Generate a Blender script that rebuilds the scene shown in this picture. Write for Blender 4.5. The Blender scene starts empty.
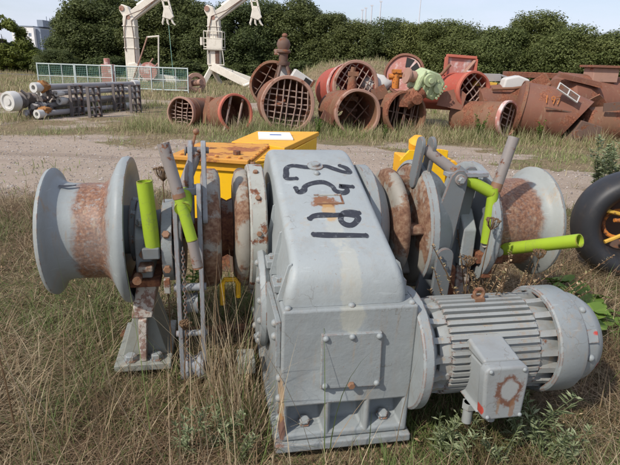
import bpy, bmesh, math, random
import numpy as np
from mathutils import Vector, Matrix
random.seed(7); rng = np.random.default_rng(7)
S = bpy.context.scene; COL = S.collection
R = math.radians
# ------------------------------------------------------------------ camera
cam = bpy.data.cameras.new('camera'); co = bpy.data.objects.new('camera', cam); COL.objects.link(co)
CAM_H, PITCH, ROLL = 1.65, R(18), R(2.0)
cam.sensor_width = 36; cam.lens = 36*520/620; cam.clip_end = 2000; cam.clip_start = .05
_fw = Vector((0, math.cos(PITCH), -math.sin(PITCH))); _up = Vector((0, math.sin(PITCH), math.cos(PITCH))); _rt = Vector((1, 0, 0))
_x = _rt*math.cos(ROLL)+_up*math.sin(ROLL); _y = -_rt*math.sin(ROLL)+_up*math.cos(ROLL)
m = Matrix((_x, _y, -_fw)).transposed().to_4x4(); m.translation = (0, 0, CAM_H); co.matrix_world = m
S.camera = co
# ------------------------------------------------------------------ sky, sun, exposure
SUN_EL, SUN_AZ = 43, 226          # azimuth clockwise from +Y (the view direction)
W = bpy.data.worlds.new('World'); S.world = W; W.use_nodes = True
nt = W.node_tree; N = nt.nodes; L = nt.links; N.clear()
wo = N.new('ShaderNodeOutputWorld'); bg = N.new('ShaderNodeBackground'); sk = N.new('ShaderNodeTexSky')
sk.sky_type = 'NISHITA'; sk.sun_disc = False; sk.sun_elevation = R(SUN_EL); sk.sun_rotation = R(SUN_AZ)
sk.dust_density = 1.2; sk.air_density = 1.0; sk.ozone_density = 1.6
tc = N.new('ShaderNodeTexCoord'); mp = N.new('ShaderNodeMapping'); mp.inputs['Scale'].default_value = (1.2, 1.2, 4.5)
ns = N.new('ShaderNodeTexNoise'); ns.inputs['Scale'].default_value = 1.9; ns.inputs['Detail'].default_value = 7; ns.inputs['Roughness'].default_value = .55
cr = N.new('ShaderNodeValToRGB'); cr.color_ramp.elements[0].position = .35; cr.color_ramp.elements[0].color = (.32,)*3+(1,); cr.color_ramp.elements[1].position = .7; cr.color_ramp.elements[1].color = (.85,)*3+(1,)
mx = N.new('ShaderNodeMix'); mx.data_type = 'RGBA'; mx.inputs['B'].default_value = (6.6, 7.0, 8.6, 1)
L.new(tc.outputs['Generated'], mp.inputs[0]); L.new(mp.outputs[0], ns.inputs['Vector']); L.new(ns.outputs[0], cr.inputs[0])
L.new(cr.outputs[0], mx.inputs['Factor']); L.new(sk.outputs[0], mx.inputs['A']); L.new(mx.outputs['Result'], bg.inputs[0])
bg.inputs[1].default_value = .1; L.new(bg.outputs[0], wo.inputs[0])
sl = bpy.data.lights.new('sun', 'SUN'); so = bpy.data.objects.new('sun', sl); COL.objects.link(so)
sl.energy = 3.4; sl.angle = R(1.5); sl.color = (1, .94, .86)
sd = Vector((math.sin(R(SUN_AZ))*math.cos(R(SUN_EL)), math.cos(R(SUN_AZ))*math.cos(R(SUN_EL)), math.sin(R(SUN_EL))))
so.rotation_euler = sd.to_track_quat('Z', 'Y').to_euler()
S.view_settings.view_transform = 'Standard'; S.view_settings.look = 'None'; S.view_settings.exposure = 0.36; S.view_settings.gamma = 1
try:
    S.cycles.use_denoising = True
    S.cycles.max_bounces = 6; S.cycles.transparent_max_bounces = 6
except Exception: pass

# ------------------------------------------------------------------ helpers
def px_ray(px, py):
    x, y = px-310, py-232.5; c, s = math.cos(ROLL), math.sin(ROLL)
    X, Y = x*c+y*s, -x*s+y*c
    return _fw+_rt*(X/520)-_up*(Y/520)
def at(px, py, d):                 # survey: a point seen in the photograph, d metres ahead
    r = px_ray(px, py); return Vector((0, 0, CAM_H))+r*(d/r.y)
def ground_at(px, py, h=0):
    r = px_ray(px, py); return Vector((0, 0, CAM_H))+r*((h-CAM_H)/r.z)

class MB:
    def __init__(s): s.bm = bmesh.new()
    def faces(s, vs, fs):
        v = [s.bm.verts.new(p) for p in vs]
        for f in fs:
            try: s.bm.faces.new([v[i] for i in f])
            except ValueError: pass
        return s
    def box(s, x0, x1, y0, y1, z0, z1, M=None):
        p = [Vector((x, y, z)) for x in (x0, x1) for y in (y0, y1) for z in (z0, z1)]
        if M is not None: p = [M @ q for q in p]
        return s.faces(p, [(0,1,3,2),(4,6,7,5),(0,4,5,1),(2,3,7,6),(0,2,6,4),(1,5,7,3)])
    def prism(s, poly, ax, a0, a1, M=None):
        def P(a, q):
            v = {'x': (a, q[0], q[1]), 'y': (q[0], a, q[1]), 'z': (q[0], q[1], a)}[ax]
            v = Vector(v); return M @ v if M is not None else v
        n = len(poly); vs = [P(a0, q) for q in poly]+[P(a1, q) for q in poly]
        return s.faces(vs, [tuple(range(n)), tuple(range(2*n-1, n-1, -1))]+[(i, (i+1) % n, n+(i+1) % n, n+i) for i in range(n)])
    def lathe(s, prof, o=(0,0,0), ax=(1,0,0), n=40, a0=0, a1=2*math.pi, close=False, wob=None):
        o = Vector(o); ax = Vector(ax).normalized()
        e1 = Vector((0,0,1)) if abs(ax.z) < .9 else Vector((1,0,0))
        e2 = ax.cross(e1).normalized(); e1 = e2.cross(ax)
        full = abs(a1-a0-2*math.pi) < 1e-6; cnt = n if full else n+1
        rings = []
        for (a, r) in prof:
            if r < 1e-6: rings.append([s.bm.verts.new(o+ax*a)]); continue
            ring = []
            for k in range(cnt):
                t = a0+(a1-a0)*k/n; rr = r*(1+(wob(t, a) if wob else 0))
                ring.append(s.bm.verts.new(o+ax*a+e1*(rr*math.cos(t))+e2*(rr*math.sin(t))))
            rings.append(ring)
        pairs = list(zip(rings, rings[1:]))+([(rings[-1], rings[0])] if close else [])
        for A, B in pairs:
            for k in range(n if full else n):
                j = (k+1) % cnt if full else k+1
                q = [A[k] if len(A) > 1 else A[0], A[j] if len(A) > 1 else A[0], B[j] if len(B) > 1 else B[0], B[k] if len(B) > 1 else B[0]]
                u = []
                for v in q:
                    if v not in u: u.append(v)
                if len(u) > 2:
                    try: s.bm.faces.new(u)
                    except ValueError: pass
        return s
    def cyl(s, p0, p1, r0, r1=None, n=16):
        p0, p1 = Vector(p0), Vector(p1); d = (p1-p0).length; r1 = r0 if r1 is None else r1
        return s.lathe([(0,0),(0,r0),(d,r1),(d,0)], p0, p1-p0, n)
    def pipe(s, p0, p1, r, t=.006, n=20):      # open tube with a wall
        p0, p1 = Vector(p0), Vector(p1); d = (p1-p0).length
        return s.lathe([(0,r),(d,r),(d,r-t),(0,r-t)], p0, p1-p0, n, close=True)
    def tube(s, pts, r, n=8):
        pts = [Vector(p) for p in pts]; rs = r if isinstance(r, (list, tuple)) else [r]*len(pts)
        rings = []; prev = None
        for i, p in enumerate(pts):
            t = (pts[min(i+1, len(pts)-1)]-pts[max(i-1, 0)]).normalized()
            if prev is None: prev = t.orthogonal().normalized()
            e1 = (prev-t*prev.dot(t)); e1 = e1.normalized() if e1.length > 1e-5 else t.orthogonal().normalized(); prev = e1; e2 = t.cross(e1)
            rings.append([s.bm.verts.new(p+(e1*math.cos(2*math.pi*k/n)+e2*math.sin(2*math.pi*k/n))*rs[i]) for k in range(n)])
        for A, B in zip(rings, rings[1:]):
            for k in range(n): s.bm.faces.new((A[k], A[(k+1) % n], B[(k+1) % n], B[k]))
        s.bm.faces.new(rings[0][::-1]); s.bm.faces.new(rings[-1])
        return s
    def ball(s, c, r, n=10, sq=(1,1,1)):
        pr = [(-r*math.cos(math.pi*k/(n//2+2)), r*math.sin(math.pi*k/(n//2+2))) for k in range(n//2+3)]
        k0 = len(s.bm.verts); s.lathe(pr, (0,0,0), (0,0,1), n); s.bm.verts.ensure_lookup_table()
        for v in s.bm.verts[k0:]: v.co = Vector(c)+Vector((v.co.x*sq[0], v.co.y*sq[1], v.co.z*sq[2]))
        return s
    def mesh(s, name, mat, smooth=38):
        bmesh.ops.recalc_face_normals(s.bm, faces=s.bm.faces)
        me = bpy.data.meshes.new(name); s.bm.to_mesh(me); s.bm.free()
        if mat: me.materials.append(mat)
        if smooth:
            me.shade_smooth(); me.set_sharp_from_angle(angle=R(smooth))
        return me
def obj(name, mb, mat, parent=None, bevel=0, smooth=38, loc=None, seg=2):
    me = mb if isinstance(mb, bpy.types.Mesh) else mb.mesh(name, mat, smooth)
    o = bpy.data.objects.new(name, me); COL.objects.link(o); o.parent = parent
    if loc is not None: o.location = loc
    if bevel:
        b = o.modifiers.new('bevel', 'BEVEL'); b.width = bevel; b.segments = seg; b.limit_method = 'ANGLE'; b.angle_limit = R(38); b.harden_normals = True
    return o
def tag(o, label, cat, group=None, kind=None):
    if label: o['label'] = label
    if cat: o['category'] = cat
    if group: o['group'] = group
    if kind: o['kind'] = kind
    return o
def thing(name, label, cat, loc=(0,0,0), rz=0, group=None):
    o = bpy.data.objects.new(name, None); COL.objects.link(o); o.location = loc; o.rotation_euler = (0,0,rz); o.empty_display_size = .2
    return tag(o, label, cat, group)
def struct(o): o['kind'] = 'structure'; return o
def put(name, me, parent, M):       # another object sharing a mesh
    o = bpy.data.objects.new(name, me); COL.objects.link(o); o.parent = parent; o.matrix_local = M; return o
def TR(loc, rx=0, ry=0, rz=0, s=(1,1,1)):
    return Matrix.Translation(loc) @ Matrix.Rotation(rz,4,'Z') @ Matrix.Rotation(ry,4,'Y') @ Matrix.Rotation(rx,4,'X') @ Matrix.Diagonal((*s,1))
def align(p, d):                    # z axis along d, at p
    return Matrix.Translation(p) @ Vector(d).to_track_quat('Z','Y').to_matrix().to_4x4()

# ------------------------------------------------------------------ materials
class NT:
    def __init__(s, name):
        s.m = bpy.data.materials.new(name); s.m.use_nodes = True; s.t = s.m.node_tree; s.n = s.t.nodes; s.l = s.t.links
        s.b = s.n['Principled BSDF']; s.co = None
    def node(s, t, **k):
        o = s.n.new(t)
        for a, v in k.items(): setattr(o, a, v)
        return o
    def set(s, sock, v):
        if hasattr(v, 'is_output'): s.l.new(v, sock)
        elif isinstance(v, (tuple, list)) and len(v) == 3 and sock.type == 'RGBA': sock.default_value = (*v, 1)
        else: sock.default_value = v
    def coord(s, scale=None):
        if s.co is None: s.co = s.node('ShaderNodeTexCoord').outputs['Object']
        if scale is None: return s.co
        mp = s.node('ShaderNodeMapping'); mp.inputs['Scale'].default_value = scale; s.l.new(s.co, mp.inputs[0]); return mp.outputs[0]
    def noise(s, scale, detail=5, rough=.6, vec=None, out=0):
        n = s.node('ShaderNodeTexNoise'); n.inputs['Scale'].default_value = scale; n.inputs['Detail'].default_value = detail; n.inputs['Roughness'].default_value = rough
        s.l.new(vec or s.coord(), n.inputs['Vector']); return n.outputs[out]
    def ramp(s, fac, stops):
        r = s.node('ShaderNodeValToRGB'); e = r.color_ramp.elements
        while len(e) < len(stops): e.new(.5)
        for el, (p, c) in zip(e, stops):
            el.position = p; el.color = (*c, 1) if isinstance(c, (tuple, list)) else (c, c, c, 1)
        s.l.new(fac, r.inputs[0]); return r.outputs[0]
    def math(s, op, a, b=None, c=None, clamp=False):
        n = s.node('ShaderNodeMath', operation=op); n.use_clamp = clamp; s.set(n.inputs[0], a)
        if b is not None: s.set(n.inputs[1], b)
        if c is not None: s.set(n.inputs[2], c)
        return n.outputs[0]
    def mix(s, fac, a, b):
        n = s.node('ShaderNodeMix', data_type='RGBA'); s.set(n.inputs['Factor'], fac); s.set(n.inputs['A'], a); s.set(n.inputs['B'], b); return n.outputs['Result']
    def step(s, v, lo, hi):
        n = s.node('ShaderNodeMapRange'); n.interpolation_type = 'SMOOTHSTEP'; s.set(n.inputs[0], v); n.inputs[1].default_value = lo; n.inputs[2].default_value = hi; return n.outputs[0]
    def bump(s, h, strength=.3, dist=.01):
        b = s.node('ShaderNodeBump'); b.inputs['Strength'].default_value = strength; b.inputs['Distance'].default_value = dist; s.l.new(h, b.inputs['Height']); s.l.new(b.outputs[0], s.b.inputs['Normal'])
    def fin(s, col, rough=.7, metal=0, spec=None):
        s.set(s.b.inputs['Base Color'], col); s.set(s.b.inputs['Roughness'], rough); s.set(s.b.inputs['Metallic'], metal)
        if spec is not None: s.b.inputs['Specular IOR Level'].default_value = spec
        return s.m
RUST = [(.25,(.045,.02,.014)),(.45,(.13,.05,.028)),(.62,(.24,.105,.05)),(.8,(.33,.17,.09))]
RED = [(.25,(.05,.02,.014)),(.42,(.15,.055,.032)),(.58,(.26,.105,.06)),(.78,(.38,.22,.14))]
def metal(name, paint, rust=.3, rs=5, rough=.5, streak=.25, marks=(), band=None, rcol=RUST, var=.16, dirt=.35, bumpy=.25, sc=1.0, chalk=None, edge=0, drip=0, crack=0, cast=0, solid=.85):
    t = NT(name)
    v = t.noise(2.6*sc, 6, .65)
    c = t.mix(v, tuple(x*(1-var) for x in paint), tuple(min(1, x*(1+var)) for x in paint))
    dn = t.step(t.noise(9*sc, 8, .7), .48, .72)
    c = t.mix(t.math('MULTIPLY', dn, dirt), c, tuple(x*.55+y*.25 for x, y in zip(paint, (.28,.22,.15))))
    if chalk: c = t.mix(t.step(t.noise(3.4*sc, 6, .65), .46, .62), c, chalk)
    rc = t.ramp(t.noise(34*sc, 6, .7), rcol)
    fine = t.noise(rs*sc, 9, .68)
    msk = t.step(fine, .80-rust*.55, .84-rust*.55+.03)
    if streak:
        st = t.step(t.noise(6.5*sc, 6, .6, t.coord((2.2, 2.2, .22))), .56, .78)
        st = t.math('MULTIPLY', st, streak); c = t.mix(st, c, (.30,.17,.085))
    if band:
        x = t.node('ShaderNodeSeparateXYZ'); t.l.new(t.coord(), x.inputs[0])
        q = t.math('ADD', x.outputs[0], t.math('MULTIPLY', t.math('SUBTRACT', t.noise(15, 5, .7), .5), .10))
        bm_ = t.math('MULTIPLY', t.step(q, band[0]-.02, band[0]+.02), t.math('SUBTRACT', 1.0, t.step(q, band[1]-.02, band[1]+.02)))
        worn = t.step(t.noise(42, 6, .75), .28, .50)
        c = t.mix(t.math('MULTIPLY', bm_, t.math('MULTIPLY_ADD', worn, solid, 1-solid)), c, t.ramp(t.noise(70, 5, .7), [(.3,(.07,.032,.02)),(.5,(.185,.085,.047)),(.68,(.30,.17,.10))]))
    if drip:        # run-down stains: thin vertical lines under patches
        pat = t.step(t.noise(4.2*sc, 4, .6), .46, .60); run = t.step(t.noise(9*sc, 5, .62, t.coord((3.2, 3.2, .16))), .50, .72)
        c = t.mix(t.math('MULTIPLY', t.math('MULTIPLY', pat, run), drip), c, t.mix(t.noise(7*sc, 3), (.20,.105,.05), (.42,.36,.25)))
        big = t.step(t.noise(1.5*sc, 7, .7), .42, .66); c = t.mix(t.math('MULTIPLY', big, .38), c, tuple(x*.62+.03 for x in paint))
        scr = t.step(t.noise(38*sc, 3, .5, t.coord((.25, .25, 2.6))), .66, .70); c = t.mix(t.math('MULTIPLY', scr, .35), c, tuple(min(1, x*1.35) for x in paint))
    if crack:
        vo = t.node('ShaderNodeTexVoronoi', feature='DISTANCE_TO_EDGE'); vo.inputs['Scale'].default_value = 7*sc
        wv = t.node('ShaderNodeVectorMath', operation='ADD'); t.l.new(t.coord(), wv.inputs[0]); nz = t.node('ShaderNodeVectorMath', operation='SCALE'); t.l.new(t.noise(5*sc, 4, .6, None, 1), nz.inputs[0]); nz.inputs['Scale'].default_value = .25; t.l.new(nz.outputs[0], wv.inputs[1]); t.l.new(wv.outputs[0], vo.inputs['Vector'])
        ck = t.math('SUBTRACT', 1.0, t.step(vo.outputs['Distance'], .004, .016)); ck = t.math('MULTIPLY', ck, t.step(t.noise(3.1*sc, 4, .6), .52, .60))
        c = t.mix(t.math('MULTIPLY', ck, crack), c, (.13,.12,.10))
        spk = t.step(t.noise(85*sc, 3, .6), .68, .71); c = t.mix(t.math('MULTIPLY', spk, crack), c, (.20,.11,.06))
    if edge:
        bv = t.node('ShaderNodeBevel'); bv.samples = 4; bv.inputs['Radius'].default_value = .011; ge = t.node('ShaderNodeNewGeometry')
        dt = t.node('ShaderNodeVectorMath', operation='DOT_PRODUCT'); t.l.new(bv.outputs[0], dt.inputs[0]); t.l.new(ge.outputs['Normal'], dt.inputs[1])
        em = t.step(t.math('SUBTRACT', 1.0, dt.outputs['Value']), .03, .075)
        em = t.math('MULTIPLY', em, t.step(t.noise(19*sc, 7, .75), .60-edge*.16, .64-edge*.16)); msk = t.math('MAXIMUM', msk, em)
    c = t.mix(msk, c, rc)
    for (ctr, rad, colr, stg, jag) in marks:
        d = t.node('ShaderNodeVectorMath', operation='SUBTRACT'); t.l.new(t.coord(), d.inputs[0]); d.inputs[1].default_value = ctr
        e = t.node('ShaderNodeVectorMath', operation='DIVIDE'); t.l.new(d.outputs[0], e.inputs[0]); e.inputs[1].default_value = rad
        ln = t.node('ShaderNodeVectorMath', operation='LENGTH'); t.l.new(e.outputs[0], ln.inputs[0])
        q = t.math('ADD', ln.outputs['Value'], t.math('MULTIPLY', t.math('SUBTRACT', t.noise(26, 6, .7), .5), jag))
        k = t.math('SUBTRACT', 1.0, t.step(q, .75, 1.05)); k = t.math('MULTIPLY', k, stg)
        c = t.mix(k, c, colr)
    hgt_ = t.math('ADD', t.math('MULTIPLY', msk, .5), t.math('MULTIPLY', t.noise(60*sc, 5, .7), .5))
    if cast: hgt_ = t.math('ADD', hgt_, t.math('MULTIPLY', t.noise(16*sc, 4, .55), cast))
    t.bump(hgt_, bumpy, .006/sc)
    return t.fin(c, t.math('MULTIPLY_ADD', msk, .35, rough), 0, .35)
GREY = (.252,.274,.273)
M = {}
M['grey'] = metal('grey_paint', GREY, .22, 6, .5, .15, var=.14, dirt=.5, edge=.8, drip=.8, crack=.45, cast=1.2, bumpy=.4)
M['hood'] = metal('hood_paint', (.298,.325,.326), .13, 6, .5, 0, var=.11, dirt=.4, drip=.45, crack=.4, cast=1.0, bumpy=.35, marks=[
    ((.02,.10,.80),(.05,.30,.17),(.45,.43,.34),.32,1.5), ((.0,.33,.95),(.04,.22,.1),(.45,.43,.35),.25,1.5),
    ((-.01,.50,1.03),(.07,.05,.06),(.20,.085,.035),.95,1.9), ((.0,.42,1.0),(.035,.09,.06),(.42,.26,.10),.7,1.1)])
M['front'] = metal('gearbox_paint', (.247,.270,.272), .20, 6, .5, .10, var=.12, dirt=.5, edge=.7, drip=.7, crack=.5, cast=1.2, bumpy=.4, marks=[
    ((.02,-.01,.68),(.06,.05,.09),(.42,.40,.30),.35,1.2), ((-.275,.0,.16),(.035,.1,.09),(.16,.06,.03),.8,1.4), ((-.27,.0,.3),(.02,.1,.12),(.35,.20,.07),.6,1.4)])
M['box'] = metal('terminal_box_paint', (.262,.28,.28), .18, 7, .5, .05, var=.10, dirt=.5, edge=.7, drip=.5, crack=.5, cast=.8, marks=[
    ((.622,-.215,.428),(.066,.1,.078),(.13,.05,.026),.9,1.5), ((.622,-.215,.432),(.042,.1,.052),(.285,.30,.295),.96,1.0),
    ((.648,-.215,.345),(.012,.1,.055),(.22,.11,.05),.65,1.8), ((.585,-.215,.362),(.008,.1,.05),(.24,.13,.06),.55,1.8), ((.520,-.215,.335),(.007,.1,.024),(.42,.04,.02),.9,1.0)])
M['motor'] = metal('motor_paint', (.262,.275,.265), .28, 11, .55, .4, var=.16, dirt=.9, edge=.3, drip=1.0)
M['shroud'] = metal('shroud_paint', (.243,.267,.270), .18, 8, .5, .05, var=.12, dirt=.5, edge=.7, drip=.6, crack=.5, cast=.9, marks=[((1.14,-.06,.55),(.02,.03,.014),(.45,.035,.02),.9,1.2),((1.2,.0,.37),(.03,.05,.02),(.5,.03,.02),.9,.9),((1.18,-.02,.23),(.03,.05,.02),(.5,.03,.02),.9,.9)])
M['drumL'] = metal('left_drum_paint', (.252,.276,.277), .20, 5, .5, .2, cast=.8, band=(-1.195,-1.03), var=.13, dirt=.5, edge=.5, drip=.7)
M['drumR'] = metal('right_drum_paint', (.27,.285,.268), .30, 6, .5, .3, solid=.45, edge=.7, drip=.8, band=(1.05,1.31), var=.12, dirt=.4)
M['rusty'] = metal('rusted_steel', (.20,.175,.15), .80, 4, .6, .5, dirt=.6)
M['cheek'] = metal('rusted_flange', (.27,.25,.21), .60, 4, .55, .8, dirt=.9, drip=1.0, rcol=[(.25,(.06,.03,.02)),(.45,(.15,.075,.045)),(.62,(.24,.15,.095)),(.8,(.34,.26,.19))])
M['flange'] = metal('chipped_white_grey_paint', (.33,.335,.30), .46, 11, .5, .4, dirt=.6, edge=.8)
M['dark'] = metal('dark_grey_steel', (.15,.165,.17), .3, 7, .5, .3, dirt=.5, edge=.8)
M['link'] = metal('link_grey_steel', (.25,.265,.28), .28, 9, .45, .25, dirt=.5, edge=.8)
M['rod'] = metal('bare_steel_rod', (.23,.205,.19), .42, 18, .4, .5, dirt=.6)
M['lime'] = metal('lime_green_paint', (.275,.39,.025), .29, 15, .45, .18, var=.2, dirt=.55, edge=1.0, crack=.3)
M['copper'] = metal('rusty_cap', (.22,.12,.07), .5, 14, .55, 0)
M['pedestal'] = metal('peeling_pedestal_paint', (.46,.42,.37), .60, 26, .6, .3, dirt=.6, rcol=[(.25,(.12,.07,.05)),(.45,(.22,.13,.10)),(.62,(.32,.22,.18)),(.8,(.4,.3,.26))])
M['foot'] = metal('pedestal_foot_paint', (.24,.25,.22), .3, 7, .55, .4, dirt=.7)
t = NT('black_spray_paint'); M['ink'] = t.fin(t.mix(t.math('MULTIPLY', t.step(t.noise(38, 6, .75), .52, .66), .55), (.022,.024,.032), (.17,.185,.19)), .6)
M['yellow'] = metal('yellow_paint', (.80,.46,.008), .27, 7, .5, .3, var=.09, dirt=.4, edge=.9, bumpy=.15)
M['yellow_top'] = metal('yellow_worn_top', (.72,.36,.02), .36, 5, .6, .0, dirt=.6, rcol=[(.25,(.14,.05,.02)),(.45,(.30,.11,.03)),(.62,(.42,.18,.05)),(.8,(.5,.27,.09))])
M['lid'] = metal('rusted_lid', (.56,.26,.045), .56, 4, .7, .0, dirt=.6, rcol=[(.25,(.12,.04,.02)),(.45,(.26,.09,.035)),(.62,(.38,.15,.06)),(.8,(.44,.21,.10))])
M['white'] = NT('white_board'); M['white'] = M['white'].fin((.72,.73,.74), .5)
M['blue'] = NT('blue_ink'); M['blue'] = M['blue'].fin((.05,.09,.28), .5)
M['rubber'] = metal('black_rubber', (.022,.023,.026), .10, 4, .48, .2, var=.3, dirt=.3, rcol=[(.3,(.12,.05,.02)),(.7,(.3,.13,.06))], bumpy=.12, marks=[((-.12,-.28,.10),(.16,.2,.08),(.20,.09,.05),.7,1.0)])
M['orange'] = metal('orange_rust', (.50,.17,.03), .5, 12, .6, .2)
M['hub_yellow'] = metal('ochre_paint', (.55,.33,.05), .35, 12, .6, .2)
def rusty_hull(name, paint, rust, **k): return metal(name, paint, rust, 2.2, .7, .45, sc=.8, dirt=.6, rcol=RED, **k)
M['hull'] = rusty_hull('hull_rust', (.19,.08,.05), .5, drip=.6)
M['hull_brown'] = rusty_hull('hull_rust_brown', (.185,.092,.052), .6, drip=.7)
M['hull_red'] = rusty_hull('hull_red_paint', (.36,.07,.045), .42, drip=.5)
M['hull_pink'] = rusty_hull('hull_faded_pink', (.40,.17,.14), .30, chalk=(.55,.45,.42))
M['rim'] = rusty_hull('pale_rust_rim', (.34,.20,.15), .42)
M['rim_red'] = rusty_hull('red_rim', (.42,.12,.08), .25)
M['bar'] = metal('grating_bar', (.30,.21,.17), .45, 5, .7, .2)
M['bar_dark'] = metal('dark_bar', (.13,.08,.06), .5, 5, .7, .2)
M['rag'] = metal('rotten_wrapping', (.30,.14,.045), .4, 5, .8, .3, dirt=.8)
M['cream'] = metal('cream_paint', (.70,.65,.56), .2, 3, .5, .3, sc=.6, dirt=.45, drip=.55)
M['palegreen'] = metal('pale_green_paint', (.40,.47,.27), .36, 7, .55, .3, dirt=.9, edge=.8, drip=.7)
M['pipe'] = metal('galvanised_pipe', (.29,.275,.27), .34, 3, .5, .1, dirt=.4)
M['pipe_dark'] = metal('dark_bracket', (.12,.105,.10), .42, 4, .6, .2)
M['cap'] = metal('white_flange_paint', (.52,.51,.48), .22, 6, .5, .1)
M['fence'] = metal('fence_galvanised', (.52,.58,.56), .1, 3, .5, .1)
M['mesh_green'] = NT('green_netting'); M['mesh_green'] = M['mesh_green'].fin((.20,.38,.31), .6)
M['concrete'] = metal('pale_render', (.78,.77,.75), 0, 3, .8, 0, sc=.2, dirt=.2)
M['tower'] = metal('grey_cladding', (.22,.26,.32), 0, 3, .7, 0, sc=.2)
M['mast'] = NT('haze_paled_mast'); M['mast'] = M['mast'].fin((.55,.56,.60), .6)  # distance haze is put into this pale colour
M['sack'] = NT('white_sacking'); M['sack'] = M['sack'].fin((.50,.49,.46), .8)
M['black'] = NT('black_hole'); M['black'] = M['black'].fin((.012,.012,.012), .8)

def tint_mat(name, stops, trans=.25, rough=.6, patch=None, ps=.6):
    t = NT(name); a = t.node('ShaderNodeAttribute', attribute_name='tint')
    f = a.outputs['Fac']
    c = t.ramp(f, stops)
    if 'leaves' in name:
        oi = t.node('ShaderNodeObjectInfo'); c = t.mix(t.math('MULTIPLY', oi.outputs['Random'], .45), c, tuple(min(.3, q*k) for q, k in zip(stops[2][1], (1.25,1.05,.9))))
    if patch:
        g = t.node('ShaderNodeNewGeometry'); p = t.noise(ps, 4, .6, g.outputs['Position'])
        c = t.mix(t.math('MULTIPLY', t.step(p, .45, .68), patch[1]), c, patch[0])
    if patch and len(patch) > 2:
        c = t.mix(t.math('MULTIPLY', t.step(t.noise(1.7, 4, .6, g.outputs['Position']), .50, .66), .45), c, patch[2])
    t.fin(c, rough, 0, .25)
    tr = t.node('ShaderNodeBsdfTranslucent'); t.set(tr.inputs[0], c)
    mx = t.node('ShaderNodeMixShader'); mx.inputs[0].default_value = trans
    t.l.new(t.b.outputs[0], mx.inputs[1]); t.l.new(tr.outputs[0], mx.inputs[2])
    out = [n for n in t.n if n.type == 'OUTPUT_MATERIAL'][0]; t.l.new(mx.outputs[0], out.inputs[0])
    return t.m
M['leaf_dark'] = tint_mat('dark_leaves', [(0,(.042,.058,.022)),(.45,(.080,.106,.035)),(.8,(.125,.155,.055)),(1,(.18,.20,.08))], .38)
M['leaf_mid'] = tint_mat('mid_leaves', [(0,(.055,.074,.025)),(.45,(.105,.135,.042)),(.8,(.155,.185,.062)),(1,(.20,.22,.085))], .38)
M['leaf_light'] = tint_mat('light_leaves', [(0,(.04,.06,.012)),(.5,(.085,.12,.022)),(.85,(.15,.185,.035)),(1,(.20,.22,.05))], .28)
M['bark'] = NT('bark'); M['bark'] = M['bark'].fin((.07,.055,.04), .9)
M['straw'] = tint_mat('dry_grass', [(0,(.070,.043,.026)),(.35,(.165,.108,.062)),(.62,(.31,.225,.13)),(.82,(.54,.44,.29)),(.90,(.085,.12,.032)),(1,(.15,.20,.06))], .25, patch=((.10,.115,.045),.28,(.14,.075,.048)), ps=1.1)
M['straw_far'] = tint_mat('meadow_grass', [(0,(.22,.175,.10)),(.4,(.38,.31,.18)),(.68,(.52,.435,.27)),(.8,(.18,.215,.075)),(1,(.26,.31,.11))], .3, patch=((.17,.21,.075),.6), ps=.55)
M['mugwort'] = tint_mat('grey_green_leaf', [(0,(.10,.125,.055)),(.6,(.19,.225,.115)),(1,(.29,.32,.19))], .2)
M['green_leaf'] = tint_mat('fresh_leaf', [(0,(.06,.11,.02)),(.6,(.12,.20,.035)),(1,(.20,.28,.06))], .25)
M['dry_weed'] = tint_mat('dry_weed', [(0,(.16,.10,.055)),(.5,(.30,.20,.115)),(.8,(.44,.34,.20)),(1,(.22,.21,.09))], .15)

# ------------------------------------------------------------------ ground
def vnoise(x, y, s, seed=0):
    r = np.random.default_rng(seed).random((256, 256)); x = np.asarray(x)/s+1000.3; y = np.asarray(y)/s+1000.7
    i, j = np.floor(x).astype(int), np.floor(y).astype(int); fx, fy = x-i, y-j; fx = fx*fx*(3-2*fx); fy = fy*fy*(3-2*fy); i %= 256; j %= 256
    g = lambda a, b: r[a % 256, b % 256]
    return (g(i,j)*(1-fx)+g(i+1,j)*fx)*(1-fy)+(g(i,j+1)*(1-fx)+g(i+1,j+1)*fx)*fy
def fbm(x, y, s, seed=0): return (vnoise(x,y,s,seed)*.5+vnoise(x,y,s*.47,seed+1)*.27+vnoise(x,y,s*.21,seed+2)*.15+vnoise(x,y,s*.09,seed+3)*.08)
def sst(v, a, b): t = np.clip((v-a)/(b-a), 0, 1); return t*t*(3-2*t)
def hgt(x, y):
    x, y = np.asarray(x, float), np.asarray(y, float)
    h = (fbm(x, y, 2.2, 11)-.5)*.09*np.clip((y-4.5)/3, .25, 1)
    h = h+1.75*np.exp(-((x-2.0)/3.2)**4*.5-((x-2.0)/6)**2-((y-29)/4.5)**2)*(.82+.36*fbm(x, y, 2.6, 91))+.8*np.exp(-((x-9)/4.5)**2-((y-30)/5)**2)
    h = np.where((np.abs(x) < 2.6) & (y < 4.3) & (y > 1.6), h*.3, h)
    return h
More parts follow.
